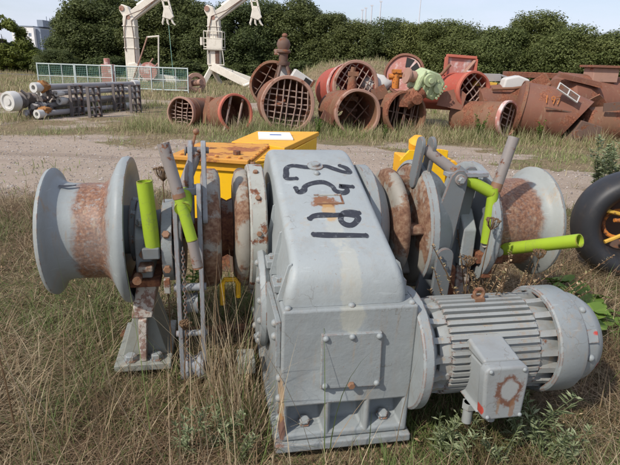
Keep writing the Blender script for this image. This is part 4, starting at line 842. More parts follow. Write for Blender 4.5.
ob = obj('lifting_eye', MB().lathe([(0,0),(0,.042),(.008,.042),(.012,.024),(.022,.022),(.022,0)], (0,0,0), (0,0,1), 20), M['grey'], hood); ob.location = (.005,.815,hood_z(.815)-.002); ob.rotation_euler = (.33,0,0)
# main shaft
obj('main_shaft', MB().cyl((-1.34,SV,SW),(1.40,SV,SW),.055,n=20), M['rusty'], wn)
def lat(prof, n=56): return MB().lathe(prof, (0,SV,SW), (1,0,0), n, close=True)
# left rope drum
dL = obj('warping_drum', lat([(-1.355,.06),(-1.357,.305),(-1.348,.326),(-1.332,.331),(-1.322,.322),(-1.314,.295),(-1.300,.272),(-1.275,.258),(-1.24,.251),(-1.085,.252),(-1.055,.270),(-1.025,.318),(-1.0,.366),(-.985,.386),(-.965,.391),(-.945,.385),(-.943,.365),(-.975,.315),(-1.01,.25),(-1.03,.15),(-1.03,.06)], 72), M['drumL'], wn, 0, 50)
obj('key_slot', MB().prism([(-1.40,SV-.12),(-1.385,SV-.125),(-1.33,SV-.112),(-1.335,SV-.098),(-1.39,SV-.10)], 'z', SW+.222, SW+.232) if False else ribbon([(-1.275,SV-.07),(-1.25,SV-.073),(-1.22,SV-.07),(-1.205,SV-.066)], .007, lambda v: SW+math.sqrt(max(.0,.262**2-(v-SV)**2)), 4, .006), M['ink'], dL)
hubL = obj('drum_hub', lat([(-1.025,.06),(-1.025,.13),(-.95,.13),(-.95,.17),(-.92,.17),(-.92,.06)], 32), M['dark'], dL)
for k in range(8):
    a = k*math.pi/4; put('bolt', hexL, hubL, TR((-.94,SV+.15*math.sin(a),SW+.15*math.cos(a)), ry=R(90)))
# left bearing and pedestal
brg = obj('bearing_block', MB().prism([(.70,.585),(1.20,.585),(1.20,.80),(1.12,.90),(1.03,.94),(.87,.94),(.78,.90),(.70,.80)], 'x', -.915, -.835), M['grey'], wn, .01)
obj('bearing_cap', MB().lathe([(0,.0),(0,.10),(.035,.11),(.035,0)], (-.835,SV,SW), (1,0,0), 28), M['dark'], brg, .004)
for v in (.74,1.16): put('bolt', hexL, brg, TR((-.875,v,.86 if v < 1 else .86)))
for w in (.64,.72): put('bolt', rustbolt, brg, TR((-.875,.70,w), rx=R(90)))
obj('bearing_foot', MB().box(-.95,-.80,.68,1.22,.545,.583), M['rusty'], brg, .006)
pd_ = obj('pedestal', MB().prism([(-.965,.34),(-.858,.34),(-.822,.543),(-.925,.543)], 'y', .745, 1.12), M['pedestal'], wn, .008)
obj('pedestal_rib', MB().prism([(-.935,.092),(-.900,.092),(-.885,.338),(-.928,.338)], 'y', .725, .793), M['pedestal'], pd_, .005)
obj('pedestal_skirt', MB().prism([(-1.035,.092),(-.795,.092),(-.858,.337),(-.962,.337)], 'y', .795, 1.10), M['foot'], pd_, .006)
obj('base_plate', MB().box(-1.065,-.77,.70,1.2,.05,.09), M['foot'], pd_, .006)
for u in (-.985,-.850): put('bolt', hexL, pd_, TR((u,.752,.09), s=(1.2,1.2,1.2)))
# right bearing and pedestal (mirror)
brg = obj('bearing_block', MB().prism([(.70,.585),(1.20,.585),(1.20,.80),(1.12,.90),(1.03,.94),(.87,.94),(.78,.90),(.70,.80)], 'x', .835, .915), M['grey'], wn, .01)
pd_ = obj('pedestal', MB().prism([(.862,.092),(.955,.092),(.935,.58),(.845,.58)], 'y', .745, 1.12), M['pedestal'], wn, .008)
obj('base_plate', MB().box(.77,1.065,.70,1.2,.05,.09), M['foot'], pd_, .006)
# left lever socket
sk_ = obj('lever_socket', MB().box(-.872,-.788,.62,.70,.715,.775), M['dark'], wn, .008)  # socket coloured dark to stand in for the shaded gap below the tube
tl = obj('lever_tube', MB().pipe((-.822,.66,.765),(-.842,.66,1.098), .037, .0045, 24), M['lime'], wn)
obj('rust_clamp', MB().box(-.895,-.825,.62,.70,.650,.680), M['cheek'], sk_, .008); obj('clamp_bolt', MB().cyl((-.90,.655,.62),(-.90,.60,.615),.022,n=10), M['copper'], sk_)
# brake band and drum at the left
bnd = obj('brake_band', MB().lathe([(-.782,.215),(-.730,.215),(-.730,.200),(-.782,.200)], (0,SV-.10,SW-.03), (1,0,0), 40, close=True), M['grey'], wn, .003)
for w in (.86,.69): put('bolt', rustbolt, bnd, TR((-.756,SV-.10-(.212 if w < .8 else .195),w-.03), rx=R(90 if w < .8 else 55)))
obj('band_lug', MB().box(-.775,-.745,.60,.63,.54,.62), M['flange'], bnd, .004)
obj('brake_drum', lat([(-.715,.06),(-.715,.255),(-.705,.265),(-.685,.265),(-.68,.24),(-.69,.06)], 56), M['dark'], wn)
# brake links on the left
def stadium(p0, p1, w, n=8):
    (a, b_), (c_, d_) = p0, p1; th = math.atan2(d_-b_, c_-a); o = []
    for k in range(n+1): t_ = th+math.pi/2+math.pi*k/n; o.append((a+w*math.cos(t_), b_+w*math.sin(t_)))
    for k in range(n+1): t_ = th-math.pi/2+math.pi*k/n; o.append((c_+w*math.cos(t_), d_+w*math.sin(t_)))
    return o
for u in (-.705,-.592): obj('link_bar', MB().prism(stadium((.63,.06),(.63,1.06),.032), 'x', u-.011, u+.011), M['link'], wn, .003)
cl = obj('clevis', MB().prism(stadium((.66,.92),(.72,1.245),.036), 'x', -.640, -.616).prism(stadium((.66,.92),(.72,1.245),.036), 'x', -.578, -.554), M['link'], wn, .004)
obj('clevis_pin', MB().cyl((-.655,.72,1.235),(-.54,.72,1.235),.016,n=12).cyl((-.655,.72,1.235),(-.648,.72,1.235),.026,n=12), M['rod'], cl)
for (w, rr) in ((.56,.02),(.30,.016)): obj('cross_pin', MB().cyl((-.73,.63,w),(-.57,.63,w), rr, n=12), M['link'], wn)
obj('spindle', MB().cyl((-.60,.72,1.225),(-.665,.68,1.06),.028,n=16), M['rod'], wn)
obj('spindle_nut', MB().box(-.72,-.58,.64,.74,1.03,1.065), M['link'], wn, .005)
obj('lever_stub', MB().cyl((-.66,.69,1.04),(-.665,.56,.985),.040,n=20), M['lime'], wn)
obj('sheave', MB().lathe([(-.05,.0),(-.05,.075),(-.03,.075),(-.01,.055),(.01,.055),(.03,.075),(.05,.075),(.05,0)], (-.645,.64,.10), (1,0,0), 24), M['link'], wn, 0, 30)
obj('guide_pulley', MB().lathe([(-.03,.0),(-.03,.06),(-.01,.05),(.01,.05),(.03,.06),(.03,0)], (-.645,.66,.46), (1,0,0), 24), M['dark'], wn, 0, 30)
ln_ = MB().lathe([(-.011,.0045),(.011,.0045)], (0,0,0), (0,0,1), 6)
lk = MB(); ring = [(.007*math.cos(t_), 0, .013*math.sin(t_)) for t_ in [k*math.pi/5 for k in range(11)]]; lk.tube(ring, .0028, 5); lkm = lk.mesh('chain_link', M['dark'])
for k in range(34): put('chain_link', lkm, wn, TR((-.676,.595,.13+k*.0195), rz=(k % 2)*math.pi/2))
# left brake lever
A_, B_, C_, D_ = Vector((-.742,.60,1.285)), Vector((-.682,.575,1.05)), Vector((-.628,.545,.835)), Vector((-.606,.535,.705))
lv = obj('brake_lever', MB().cyl(B_-(B_-A_)*.02, C_, .0265, n=22), M['lime'], wn)
obj('lever_handle', MB().pipe(A_, B_, .0285, .006, 22), M['rod'], lv); obj('lever_tip', MB().cyl(C_, D_, .025, n=20), M['rod'], lv, .003); obj('lever_end', MB().cyl(D_, D_+(D_-C_)*.06, .0235, n=20), M['copper'], lv)
obj('weld', MB().cyl(B_+(A_-B_)*.03, B_-(A_-B_)*.06, .030, n=18), M['copper'], lv)
# chain wheels
wob_ = lambda t, a: .010*math.sin(3*t+a*20)+.006*math.sin(7*t+1)
def latw(prof, n=56): return MB().lathe(prof, (0,SV,SW), (1,0,0), n, close=True, wob=wob_)
cw = obj('chain_wheel', latw([(-.484,.06),(-.484,.165),(-.455,.15),(-.425,.165),(-.425,.06)]), M['rusty'], wn, 0, 50)
obj('cheek', latw([(-.590,.06),(-.590,.29),(-.582,.312),(-.565,.323),(-.515,.322),(-.498,.308),(-.488,.27),(-.485,.06)]), M['cheek'], cw, 0, 50)
obj('cheek', latw([(-.424,.06),(-.420,.27),(-.408,.308),(-.392,.322),(-.362,.325),(-.350,.32),(-.349,.06)]), M['cheek'], cw, 0, 50)
obj('wheel_flange', lat([(-.347,.06),(-.347,.340),(-.338,.348),(-.268,.348),(-.260,.340),(-.260,.06)], 64), M['flange'], cw)
for k in range(12):
    a = k*math.pi/6+.2; put('bolt', rustbolt, cw, TR((-.305,SV+.348*math.sin(a),SW+.348*math.cos(a)), rx=-a, s=(.7,.7,.6)))
cw = obj('chain_wheel', latw([(.430,.06),(.430,.28),(.445,.315),(.475,.326),(.50,.315),(.52,.26),(.535,.15),(.565,.15),(.575,.25),(.585,.33),(.600,.352),(.628,.362),(.650,.355),(.72,.30),(.79,.22),(.79,.06)]), M['cheek'], wn, 0, 50)
obj('wheel_flange', lat([(.596,.352),(.606,.372),(.640,.374),(.650,.362),(.74,.30),(.82,.20),(.82,.18),(.66,.30)], 64), M['grey'], cw, 0, 50)
for k in range(5):
    a = k*2*math.pi/5+.15; obj('wheel_rib', MB().box(.50,.60,-.028,.028,.14,.30, Matrix.Translation((0,SV,SW)) @ Matrix.Rotation(a,4,'X')), M['cheek'], cw, .018)
obj('wheel_cover', lat([(.268,.20),(.268,.33),(.28,.345),(.33,.345),(.40,.26),(.425,.20),(.41,.19),(.33,.31),(.29,.31),(.285,.20)], 56), M['grey'], wn, 0, 50)
obj('wheel_hub', lat([(.25,.06),(.25,.13),(.43,.13),(.43,.06)], 30), M['rusty'], wn)
# right clevis, spindle and links
cl = obj('clevis', MB().prism(stadium((.86,1.05),(.80,1.255),.045), 'x', .565, .588).prism(stadium((.86,1.05),(.80,1.255),.045), 'x', .628, .650), M['dark'], wn, .005)
sp = obj('spindle', MB().cyl((.60,.80,1.235),(.80,.72,1.09),.030,n=18), M['rod'], wn)
obj('spindle_collar', MB().cyl((.755,.738,1.122),(.80,.72,1.09),.045,n=18), M['dark'], sp, .004)
for k, (v0, dx) in enumerate(((.66,0),(.76,.115))):
    lp = obj('link_plate', MB().prism([(.55+dx,.34),(.70+dx,.34),(.80+dx,1.07),(.796+dx,1.115),(.772+dx,1.142),(.735+dx,1.142),(.708+dx,1.115),(.66+dx,.95)], 'y', v0, v0+.022), M['dark'], wn, .004)
    obj('plate_eye', MB().cyl((.755+dx,v0-.012,1.095),(.755+dx,v0+.034,1.095),.030,n=18), M['rod'], lp, .003); put('bolt', hexL, lp, TR((.755+dx,v0-.010,1.095), rx=R(90), s=(.7,.7,.7)))
obj('cross_bar', MB().box(.70,.93,.683,.757,1.10,1.125), M['link'], wn, .004)
obj('lower_link', MB().prism(stadium((.655,.10),(.675,.70),.048), 'y', .56, .585), M['dark'], wn, .005)
obj('lower_link', MB().prism(stadium((.735,.10),(.725,.60),.042), 'y', .60, .622), M['rusty'], wn, .005)
obj('brake_drum', lat([(.955,.30),(.955,.355),(.962,.364),(.995,.364),(1.0,.355),(1.0,.30)], 64), M['grey'], wn)
obj('brake_disc', lat([(.970,.06),(.970,.30),(.985,.30),(.985,.06)], 48), M['dark'], wn)
# right lever
j = Vector((.962,.68,1.015))
lv = obj('brake_lever', MB().cyl(j+Vector((.004,0,.03)), (.955,.66,.735), .029, n=22), M['lime'], wn)
obj('lever_stub', MB().cyl((.815,.72,1.088), j, .032, n=20), M['lime'], lv)
obj('lever_handle', MB().pipe(j+Vector((.02,.004,.02)), (1.052,.70,1.315), .029, .006, 22), M['rod'], lv)
obj('lever_tip', MB().cyl((.955,.66,.735),(1.06,.68,.665), .027, n=18), M['flange'], lv)
obj('weld', MB().cyl(j+Vector((.015,.003,.012)), j+Vector((.026,.005,.055)), .031, n=18), M['copper'], lv)
tl = obj('lever_tube', MB().pipe((1.08,.74,.662),(1.262,.32,.858), .0345, .005, 24), M['lime'], wn)
obj('pivot_lug', MB().box(.93,1.09,.68,.76,.60,.665).box(.96,1.02,.66,.74,.52,.60), M['rusty'], wn, .008)
# right rope drum
obj('warping_drum', lat([(1.42,.06),(1.423,.310),(1.413,.328),(1.395,.332),(1.382,.320),(1.366,.292),(1.345,.272),(1.31,.262),(1.06,.262),(1.04,.27),(1.025,.30),(1.018,.34),(1.008,.34),(1.006,.06)], 72), M['drumR'], wn, 0, 50)
# frame under the winch
fr = obj('base_frame', MB().box(-1.10,1.12,1.10,1.18,.0,.048), M['rusty'], wn, .004)
obj('foot_pad', MB().box(-.42,-.33,.52,.66,.10,.17), M['foot'], wn, .006)
obj('yellow_bracket', MB().tube([(-.49,.74,.40),(-.49,.74,.52),(-.475,.74,.545),(-.42,.74,.545),(-.405,.74,.52),(-.405,.74,.44)], .014, 8), M['yellow'], wn)
# ------- electric motor
MV, MW = .15, .432
mo = obj('electric_motor', MB().lathe([(.41,0),(.41,.190),(.445,.204),(.47,.201),(.475,.203),(.86,.203),(.865,.206),(.905,.200),(.985,.185),(.985,0)], (0,MV,MW), (1,0,0), 56), M['motor'], wn, 0, 35)
obj('motor_flange', MB().lathe([(.302,0),(.302,.268),(.31,.276),(.345,.276),(.352,.268),(.375,.22),(.408,.17),(.408,0)], (0,MV,MW), (1,0,0), 64), M['front'], wn, 0, 35)
finm = MB().prism([(.452,.195),(.868,.195),(.868,.216),(.862,.222),(.458,.222),(.452,.216)], 'y', -.0080, .0080).mesh('cooling_fin', M['motor'], 0)
NF = 42
for k in range(NF):
    a = 2*math.pi*k/NF+.04
    put('cooling_fin', finm, mo, Matrix.Translation((0,MV,MW)) @ Matrix.Rotation(a,4,'X'))
ribm = MB().prism([(.353,.17),(.45,.17),(.45,.216),(.41,.214),(.353,.230)], 'y', -.013, .013).mesh('end_rib', M['motor'], 0)
ribr = MB().prism([(.87,.16),(.975,.16),(.975,.228),(.93,.222),(.87,.218)], 'y', -.014, .014).mesh('end_rib', M['motor'], 0)
for k in range(16):
    a = 2*math.pi*k/16+.18
    put('end_rib', ribm, mo, Matrix.Translation((0,MV,MW)) @ Matrix.Rotation(a,4,'X')); put('end_rib', ribr, mo, Matrix.Translation((0,MV,MW)) @ Matrix.Rotation(a,4,'X'))
for (a, u, mt) in ((-.95,.42,'h'),(-1.2,.91,'r'),(-.2,.91,'h'),(-2.2,.91,'h')):
    put('bolt', hex_ if mt == 'h' else rustbolt, mo, Matrix.Translation((0,MV,MW)) @ Matrix.Rotation(-a-math.pi/2 if False else -a,4,'X') @ Matrix.Translation((u,0,.176)))
sh_ = obj('fan_shroud', MB().lathe([(.945,.225),(.945,.242),(.952,.249),(1.070,.249),(1.083,.241),(1.087,.222),(1.085,.205),(1.07,.215),(.955,.230)], (0,MV,MW), (1,0,0), 64, close=True), M['shroud'], wn, 0, 35)
obj('fan_cover', MB().lathe([(1.08,0),(1.08,.214),(1.15,.212),(1.165,.206),(1.205,.180),(1.215,.165),(1.215,.05),(1.21,0)], (0,MV,MW), (1,0,0), 56), M['shroud'], sh_, 0, 28)
for k in range(6):
    a = 2*math.pi*k/6+.5; put('bolt', dome, sh_, Matrix.Translation((0,MV,MW)) @ Matrix.Rotation(a,4,'X') @ Matrix.Translation((1.12,0,.212)))
    put('bolt', hex_, sh_, Matrix.Translation((0,MV,MW)) @ Matrix.Rotation(a+.4,4,'X') @ TR((1.213,0,.13), ry=R(90)))
obj('cover_strap', MB().box(1.095,1.15,-.03,.03,.2135,.223, Matrix.Translation((0,MV,MW)) @ Matrix.Rotation(R(62),4,'X')), M['shroud'], sh_, .003)
# terminal box
tb = obj('terminal_box', MB().prism([(.535,.500),(.700,.500),(.700,.47),(.705,.305),(.69,.290),(.525,.290),(.545,.305),(.535,.47)], 'y', -.175, -.02), M['box'], wn, .012)
lid = obj('box_lid', MB().prism([(.508,.516),(.515,.532),(.528,.538),(.678,.538),(.692,.532),(.700,.516),(.704,.47),(.700,.315),(.700,.297),(.685,.292),(.545,.292),(.530,.297),(.524,.315),(.510,.47)], 'y', -.232, -.176), M['box'], tb, .014, seg=3)
obj('box_top', MB().prism([(-.176,.538),(.0,.565),(.0,.51),(-.176,.507)], 'x', .528, .692), M['box'], tb, .014)
for (u, w) in ((.53,.522),(.675,.522),(.545,.31),(.688,.31)): put('bolt', dome, lid, TR((u,-.232,w), rx=R(90), s=(.55,.55,.5)))
for u in (.535,.645): obj('cable_gland', MB().cyl((u,-.10,.289),(u,-.10,.19),.021,n=14).cyl((u,-.10,.289),(u,-.10,.262),.03,n=6), M['motor'], tb)
ee = obj('lifting_eye', MB().tube([(.655+.022*math.cos(t_),MV,MW+.246+.024*math.sin(t_)) for t_ in [k*math.pi/8 for k in range(17)]], .009, 8).box(.632,.678,MV-.02,MV+.025,MW+.212,MW+.230), M['copper'], mo)

# ------------------------------------------------------------------ plants
def leaf_arr(P, D, Nn, ln, w):
    D = D/np.linalg.norm(D, axis=1)[:,None]; B = np.cross(D, Nn); B /= np.linalg.norm(B, axis=1)[:,None]+1e-9
    ln = np.asarray(ln)[:,None]; w = np.asarray(w)[:,None]
    up = np.cross(B, D)
    return np.stack([P, P+D*ln*.5+B*w-up*w*.1, P+D*ln-np.array([0,0,1])*ln*.12, P+D*ln*.5-B*w-up*w*.1], 1).reshape(-1, 3)
def weed(seed, h, stems, mat, leaf=.05, lw=.007, dens=46, spread=.35):
    r = np.random.default_rng(seed); VV, SS = [], MB()
    for s in range(stems):
        a = r.random()*6.28; tilt = spread*(.35+r.random()*.65); hh = h*(.6+.4*r.random())
        b0 = np.array([math.cos(a+1)*.05*s/stems, math.sin(a+1)*.05*s/stems, 0])
        path = [b0+np.array([math.cos(a)*tilt*q**1.5*hh, math.sin(a)*tilt*q**1.5*hh, hh*q*(1-.12*tilt*q)]) for q in np.linspace(0,1,6)]
        SS.tube([tuple(p) for p in path], [.0045-.0006*k for k in range(6)], 4)
        q = np.sort(.12+.88*r.random(dens)); P = np.stack([np.interp(q, np.linspace(0,1,6), [p[i] for p in path]) for i in range(3)], 1)
        th = r.random(dens)*6.28; D = np.stack([np.cos(th), np.sin(th), .25+.9*q*r.random(dens)], 1); Nn = np.stack([r.normal(size=dens)*.3, r.normal(size=dens)*.3, np.ones(dens)], 1)
        VV.append(leaf_arr(P, D, Nn, leaf*(1.25-.6*q)*(.7+.6*r.random(dens)), lw*(.7+.6*r.random(dens))))
    V = np.concatenate(VV); n = len(V)//4
    lm = np_mesh('leaves', V, np.arange(4*n).reshape(-1,4), M[mat], r.random(n))
    return lm, SS.mesh('stem', M['straw'] if False else M[mat])
def plant(nm, lab, cat, loc, meshes, sc=1, rz=0, grp=None):
    e = thing(nm, lab, cat, (loc[0], loc[1], float(hgt(loc[0], loc[1]))-.01), rz, grp)
    put('leaves', meshes[0], e, TR((0,0,0), s=(sc,)*3)); put('stem', meshes[1], e, TR((0,0,0), s=(sc,)*3)); return e
mw = [weed(60+i, .38, 4, 'mugwort', .060, .0055, 40, .6) for i in range(4)]
MP = [(185,462,'grey green mugwort sprig in the lower corner of the straw, beside the gearbox'),(216,452,'grey green mugwort plant left of the gearbox base'),(240,462,'small mugwort sprig just before the gearbox base'),
      (437,455,'mugwort plant at the corner of the gearbox under the motor flange'),(455,468,'low mugwort clump in front of the motor'),(520,452,'tallest mugwort plant in front of the terminal box'),(545,462,'bushy mugwort plant beside the tallest one in front of the motor'),(500,470,'mugwort sprig at the bottom edge below the terminal box'),(568,472,'mugwort sprig out from the fan end of the motor')]
for i, (px, py, lab) in enumerate(MP):
    p = ground_at(px, py); plant('mugwort', lab, 'weed', p, mw[i % 4], (.95 if i in (5,6) else .75)*(.85+.3*random.random()), random.random()*6, 'mugwort plants round the winch')
gl = weed(71, .5, 5, 'green_leaf', .06, .012, 40, .4)
p = ground_at(162, 350); plant('green_weed', 'fresh green weed climbing behind the pedestal and the brake links', 'weed', (p.x+.08, p.y+.45), gl, 1.1)
yl = [weed(73+i, .8, 7, 'green_leaf', .09, .02, 50, .35) for i in range(2)]
for (px, py, d, s, lab) in [(480,127,12.7,.9,'yellow green weed growing before the small grated barrel'),(540,135,12.9,.7,'green weed at the foot of the pointed hull'),(385,128,12.4,.5,'low green weed between the two front barrels'),(318,125,12.6,.6,'green weed beside the biggest grated barrel'),(92,110,16.2,.55,'green weed at the foot of the pipe stack')]:
    p = at(px, py, d); plant('green_weed', lab, 'weed', (p.x, d), yl[random.randint(0,1)], s, random.random()*6)
mgt = weed(80, .95, 9, 'mugwort', .10, .018, 60, .45)
for (px, d, lab) in [(598,7.6,'tall grey green weed at the edge of the gravel above the rubber wheel'),(612,7.0,'tall grey green weed right behind the rubber wheel')]:
    p = at(px, 180, d); plant('tall_weed', lab, 'weed', (p.x, d), mgt, .95, random.random()*6, 'tall weeds behind the rubber wheel')
# broad leaves on the ground
def butterbur(seed, n):
    r = random.Random(seed); lf = MB(); st = MB()
    for k in range(n):
        a = r.random()*6.28; q = .05+.16*r.random(); c = Vector((math.cos(a)*q, math.sin(a)*q, .07+.09*r.random())); s = .05+.035*r.random(); ty = r.uniform(-.4,.4); tx = r.uniform(-.4,.4)
        vs = [c]+[c+Vector((s*math.cos(t_)*(1-.25*math.cos(t_-a+math.pi)**8), s*math.sin(t_), s*(tx*math.cos(t_)+ty*math.sin(t_))+.006*math.sin(5*t_))) for t_ in [i*2*math.pi/12 for i in range(12)]]
        lf.faces(vs, [(0,i+1,(i+1)%12+1) for i in range(12)]); st.tube([(0,0,0), c*.6, c], .004, 4)
    me = lf.mesh('leaf', M['green_leaf'], 60); at_ = me.attributes.new('tint','FLOAT','FACE'); at_.data.foreach_set('value', [r.random()*.6+.3 for _ in me.polygons])
    return me, st.mesh('stem', M['green_leaf'])
for (px, py, lab) in [(598,322,'broad leaved green plant beside the fan end of the motor'),(566,290,'broad leaved green plant behind the fan shroud'),(583,303,'small broad leaved plant between the two others by the motor')]:
    p = ground_at(px, py, .1); m_ = butterbur(int(px), 9); e = thing('coltsfoot', lab, 'plant', (p.x, p.y, float(hgt(p.x,p.y))), random.random()*6, 'broad leaved plants by the motor'); put('leaves', m_[0], e, TR((0,0,0))); put('stem', m_[1], e, TR((0,0,0)))
# dry stalks with seed heads
def umbel(h, lean, seed, head=.045):
    r = random.Random(seed); st = MB(); hd = MB(); top = Vector((lean[0]*h, lean[1]*h, h))
    st.tube([(0,0,0), (lean[0]*h*.35, lean[1]*h*.35, h*.5), top], [.0042,.0036,.0028], 5)
    for k in range(26):
        a = r.random()*6.28; q = r.random()**.5*head; e_ = top+Vector((q*math.cos(a), q*math.sin(a), head*(1.5-q/head*.3)))
        hd.tube([top, (top+e_)/2+Vector((q*.3*math.cos(a),q*.3*math.sin(a),0)), e_], .0016, 3); hd.ball(e_, .006, 5)
    return st.mesh('stalk', M['dry_weed']), hd.mesh('seed_head', M['dry_weed'])
def wpt(u, v): 
    c_, s_ = math.cos(YAW), math.sin(YAW); return WO[0]+u*c_-v*s_, WO[1]+u*s_+v*c_
UM = [(wpt(-.775,.80),1.06,(.0,.02),'dry brown seed head on a stalk beside the lime green tube',.05),(wpt(-1.42,.30),.62,(-.05,0),'brown dry seed head in front of the left drum',.045),(wpt(-1.75,.25),.45,(-.1,0),'dry brown flower head at the left edge, below the drum',.05),
      (wpt(-.69,.45),.42,(.05,0),'small brown seed head beside the pedestal',.03),(wpt(.86,.55),.85,(.05,.0),'brown dry seed heads before the right brake link plates',.045),(wpt(.80,.5),.66,(-.03,0),'lower brown seed head before the right link plates',.04),(wpt(1.05,.45),.72,(.12,0),'dry seed head by the lime green lever on the right',.035)]
for i, ((x, y), h, ln2, lab, hd) in enumerate(UM):
    m_ = umbel(h, ln2, i, hd); e = thing('dry_seed_stalk', lab, 'dry plant', (x, y, 0), 0, 'dry seed stalks round the winch'); put('stalk', m_[0], e, TR((0,0,0))); put('seed_head', m_[1], e, TR((0,0,0)))
dw = [weed(90+i, .66, 9, 'dry_weed', .020, .0030, 110, .6) for i in range(3)]
for i, (u, v, s, lab) in enumerate([(.92,.52,1.5,'dry brown weed tangled in front of the right brake lever'),(1.10,.55,1.35,'dry weed in front of the rusty right rope drum'),(1.28,.62,.95,'dry weed below the end of the lime green handle'),(.76,.46,1.35,'dry weed growing between gearbox and right link plates'),(1.00,.45,1.2,'low dry weed just behind the motor')]):
    x, y = wpt(u, v); plant('dry_weed', lab, 'dry plant', (x, y), dw[i % 3], s, random.random()*6, 'dry weeds tangled in the winch')

# ------------------------------------------------------------------ grass
def blades(name, n, sample, hmin, hmax, wid, mat, seg=3, lean=.9, green=.12, flat=.0, seed=1, lim=None, pale=0):
    r = np.random.default_rng(seed); x, y = sample(r, n); n = len(x)
    clump = sst(fbm(x, y, .7, seed+50), .30, .72)*1.3; h = (hmin+(hmax-hmin)*r.random(n)**1.6)*(.55+.95*clump)
    if lim is not None: h = np.minimum(h, lim(x, y)*(.7+.3*r.random(n)))
    th = r.random(n)*6.28+ (fbm(x, y, 1.4, seed+70)-.5)*0; le = lean*(.15+r.random(n)**1.2); fl = r.random(n) < flat; le = np.where(fl, 2.2+r.random(n)*2, le)
    z0 = hgt(x, y)-.01; dx, dy = np.cos(th), np.sin(th); bx, by = -dy, dx
    rows = []
    for k in range(seg+1):
        q = k/seg; horiz = h*le*q**1.7/np.sqrt(1+le*le)*1.15; vert = h*(q-.35*le/(1+le)*q**2.2)/np.sqrt(1+.5*le*le); w = wid*(1-q**1.5)*(.6+.8*r.random(1))
        cx, cy, cz = x+dx*horiz, y+dy*horiz, z0+np.maximum(vert, .004+q*.004)
        if k < seg: rows += [np.stack([cx-bx*w, cy-by*w, cz], 1), np.stack([cx+bx*w, cy+by*w, cz], 1)]
        else: rows.append(np.stack([cx, cy, cz], 1))
    V = np.stack(rows, 1); per = V.shape[1]; base = np.arange(n)*per
    T = []
    for k in range(seg-1):
        a, b_, c_, d_ = 2*k, 2*k+1, 2*k+3, 2*k+2; T += [np.stack([base+a, base+b_, base+c_], 1), np.stack([base+a, base+c_, base+d_], 1)]
    T.append(np.stack([base+2*(seg-1), base+2*(seg-1)+1, base+2*seg], 1)); nt_ = len(T)
    F_ = np.stack(T, 1).reshape(-1, 3)
    isg = r.random(n) < green*(.3+1.6*sst(fbm(x, y, .9, seed+90), .4, .65)); ti = np.where(isg, .9+.1*r.random(n), .80*np.clip(.15+pale+.75*r.random(n)+(fbm(x,y,.8,seed+33)-.5)*.5, 0, 1))
    me = np_mesh(name, V.reshape(-1,3), F_, M[mat], np.repeat(ti, nt_))
    o = bpy.data.objects.new(name, me); COL.objects.link(o); o['kind'] = 'stuff'; return o
def wl(x, y):
    c_, s_ = math.cos(YAW), math.sin(YAW); a, b_ = x-WO[0], y-WO[1]; return a*c_+b_*s_, -a*s_+b_*c_
def s_near(r, n):
    d = 1.35+(6.6-1.35)*r.random(n)**1.25; x = (r.random(n)*2-1)*(.66*d+.45); g_ = gravel(x, d); u, v = wl(x, d)
    keep = (r.random(n) > g_*1.15) & ~((u > -.29) & (u < .32) & (v > -.03) & (v < 1.3)); return x[keep], d[keep]
def winch_lim(x, y):
    u, v = wl(x, y); L_ = np.full(len(x), 9.0)
    L_ = np.where((u > .28) & (u < 1.33) & (v > -.30) & (v < .46), .20, L_)
    L_ = np.where((u > -1.5) & (u < 1.6) & (v > .58) & (v < 1.35), .33, L_)
    L_ = np.where((u > -1.1) & (u < -.76) & (v > .5) & (v < 1.25), .07, L_)
    L_ = np.where((u > -.35) & (u < .4) & (v > -.22) & (v <= -.02), .09, L_)
    L_ = np.where((x > -1.1) & (x < .1) & (y > 3.7) & (y < 5.6), .02, L_)
    L_ = np.where((u > -.8) & (u < -.25) & (v > .3) & (v < .6), .45, L_)
    return L_
blades('dry_grass', 110000, s_near, .03, .18, .0026, 'straw', 3, 1.9, .34, .6, 3, winch_lim)
def s_green(r, n):
    x, d = s_near(r, n); k = fbm(x, d, .8, 515) > .525; return x[k], d[k]
blades('green_tufts', 52000, s_green, .05, .17, .0032, 'straw', 3, 1.1, 6, .1, 14, winch_lim)
blades('loose_stalks', 3500, s_near, .20, .62, .0017, 'straw', 5, 2.4, .0, .9, 15, lambda x, y: np.minimum(winch_lim(x, y)*1.3, .62), .45)
blades('matted_straw', 55000, s_near, .08, .32, .0019, 'straw', 4, 2.2, .05, .75, 4, lambda x, y: np.minimum(winch_lim(x, y), .4), .1)
# a few taller seed grasses
def s_tall(r, n):
    u = np.concatenate([r.normal(-.45,.10,n//2), r.uniform(-2.1,1.8,n//2)]); v = np.concatenate([r.normal(.30,.14,n//2), r.uniform(-.3,.5,n//2)])
    k = ~((u > -.31) & (u < .36) & (v > -.05)) & ~((u > .3) & (u < 1.35) & (v > -.3)); u, v = u[k], v[k]; c_, s_ = math.cos(YAW), math.sin(YAW); return WO[0]+u*c_-v*s_, WO[1]+u*s_+v*c_
blades('tall_grass', 430, s_tall, .25, .72, .0024, 'straw', 6, .6, .25, 0, 9, None, .35)
def s_mid(r, n):
    d = np.sqrt(6.2**2+(20**2-6.2**2)*r.random(n)); x = (r.random(n)*2-1)*(.68*d+.8); g_ = gravel(x, d); pt = .25+.75*sst(fbm(x, d, 1.3, 404), .40, .56); keep = (r.random(n) > g_*.985) & (r.random(n) < pt); return x[keep], d[keep]
blades('meadow_grass', 120000, s_mid, .03, .18, .006, 'straw_far', 2, 1.2, .42, .3, 5)
def s_far(r, n):
    d = np.sqrt(19**2+(48**2-19**2)*r.random(n)); x = (r.random(n)*2-1)*(.66*d+1); g_ = gravel(x, d); keep = (r.random(n) > g_*.97) & ~((x < -19) & (d > 41.3) & (d < 45.7)); return x[keep], d[keep]
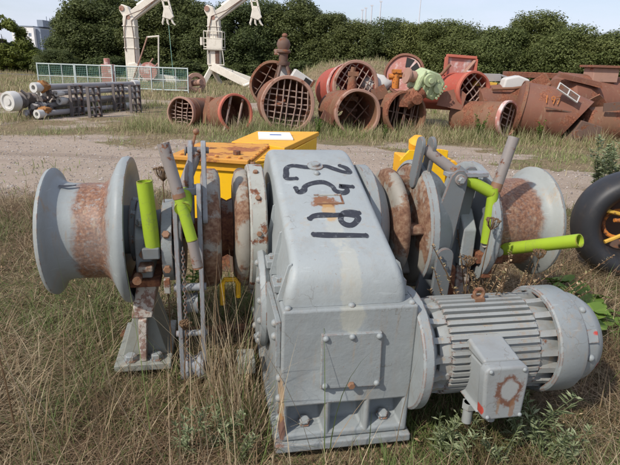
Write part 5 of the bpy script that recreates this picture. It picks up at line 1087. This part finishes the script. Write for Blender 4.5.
blades('far_meadow_grass', 110000, s_far, .06, .28, .016, 'straw_far', 2, .7, .16, .1, 6)
# tall grass hugging the barrels
def s_bar(r, n):
    x = r.uniform(-4.6, 8.6, n); y = r.normal(12.75, .45, n)+np.where(r.random(n) < .25, 1.2, 0); y = np.where(x > 4.5, y+.1, y); x2 = r.uniform(-8.6,-5.6,n); y2 = 14.2+(x2+7.75)*2.6+r.normal(-.5,.5,n); m_ = r.random(n) < .16
    return np.where(m_, x2, x), np.where(m_, y2, y)
blades('barrel_grass', 22000, s_bar, .08, .36, .006, 'straw_far', 3, .9, .30, .1, 8)
# dead leaves and litter in the grass
r = np.random.default_rng(44); x, d = s_near(r, 12000); n = len(x); P = np.stack([x, d, hgt(x, d)+.006+.05*r.random(n)**2], 1)
th = r.random(n)*6.28; D = np.stack([np.cos(th), np.sin(th), r.normal(size=n)*.35], 1); Nn = np.stack([r.normal(size=n)*.5, r.normal(size=n)*.5, np.ones(n)], 1)
V = leaf_arr(P, D, Nn, .012+.03*r.random(n)**2, .003+.006*r.random(n))
o = bpy.data.objects.new('leaf_litter', np_mesh('leaf_litter', V, np.arange(4*n).reshape(-1,4), M['dry_weed'], r.random(n)*.9)); COL.objects.link(o); o['kind'] = 'stuff'
# gravel stones
r = np.random.default_rng(12); n = 9000; d = 6.0+5.2*r.random(n); x = (r.random(n)*2-1)*(.66*d+.5); k = r.random(n) < gravel(x, d); x, d = x[k], d[k]; n = len(x)
oc = np.array([[1,0,0],[0,1,0],[-1,0,0],[0,-1,0],[0,0,.7],[0,0,-.5]]); of = np.array([[0,1,4],[1,2,4],[2,3,4],[3,0,4],[1,0,5],[2,1,5],[3,2,5],[0,3,5]])
s = (.006+.016*r.random(n)**3)[:,None,None]; V = oc[None]*s*(.7+.6*r.random((n,6,1))); V = V+np.stack([x, d, hgt(x,d)+.003], 1)[:,None,:]
o = bpy.data.objects.new('gravel_stones', np_mesh('gravel_stones', V.reshape(-1,3), (of[None]+(np.arange(n)*6)[:,None,None]).reshape(-1,3), tint_mat('stone', [(0,(.14,.12,.11)),(.6,(.30,.27,.25)),(1,(.5,.47,.44))], 0, .9), np.repeat(r.random(n), 8))); COL.objects.link(o); o['kind'] = 'stuff'
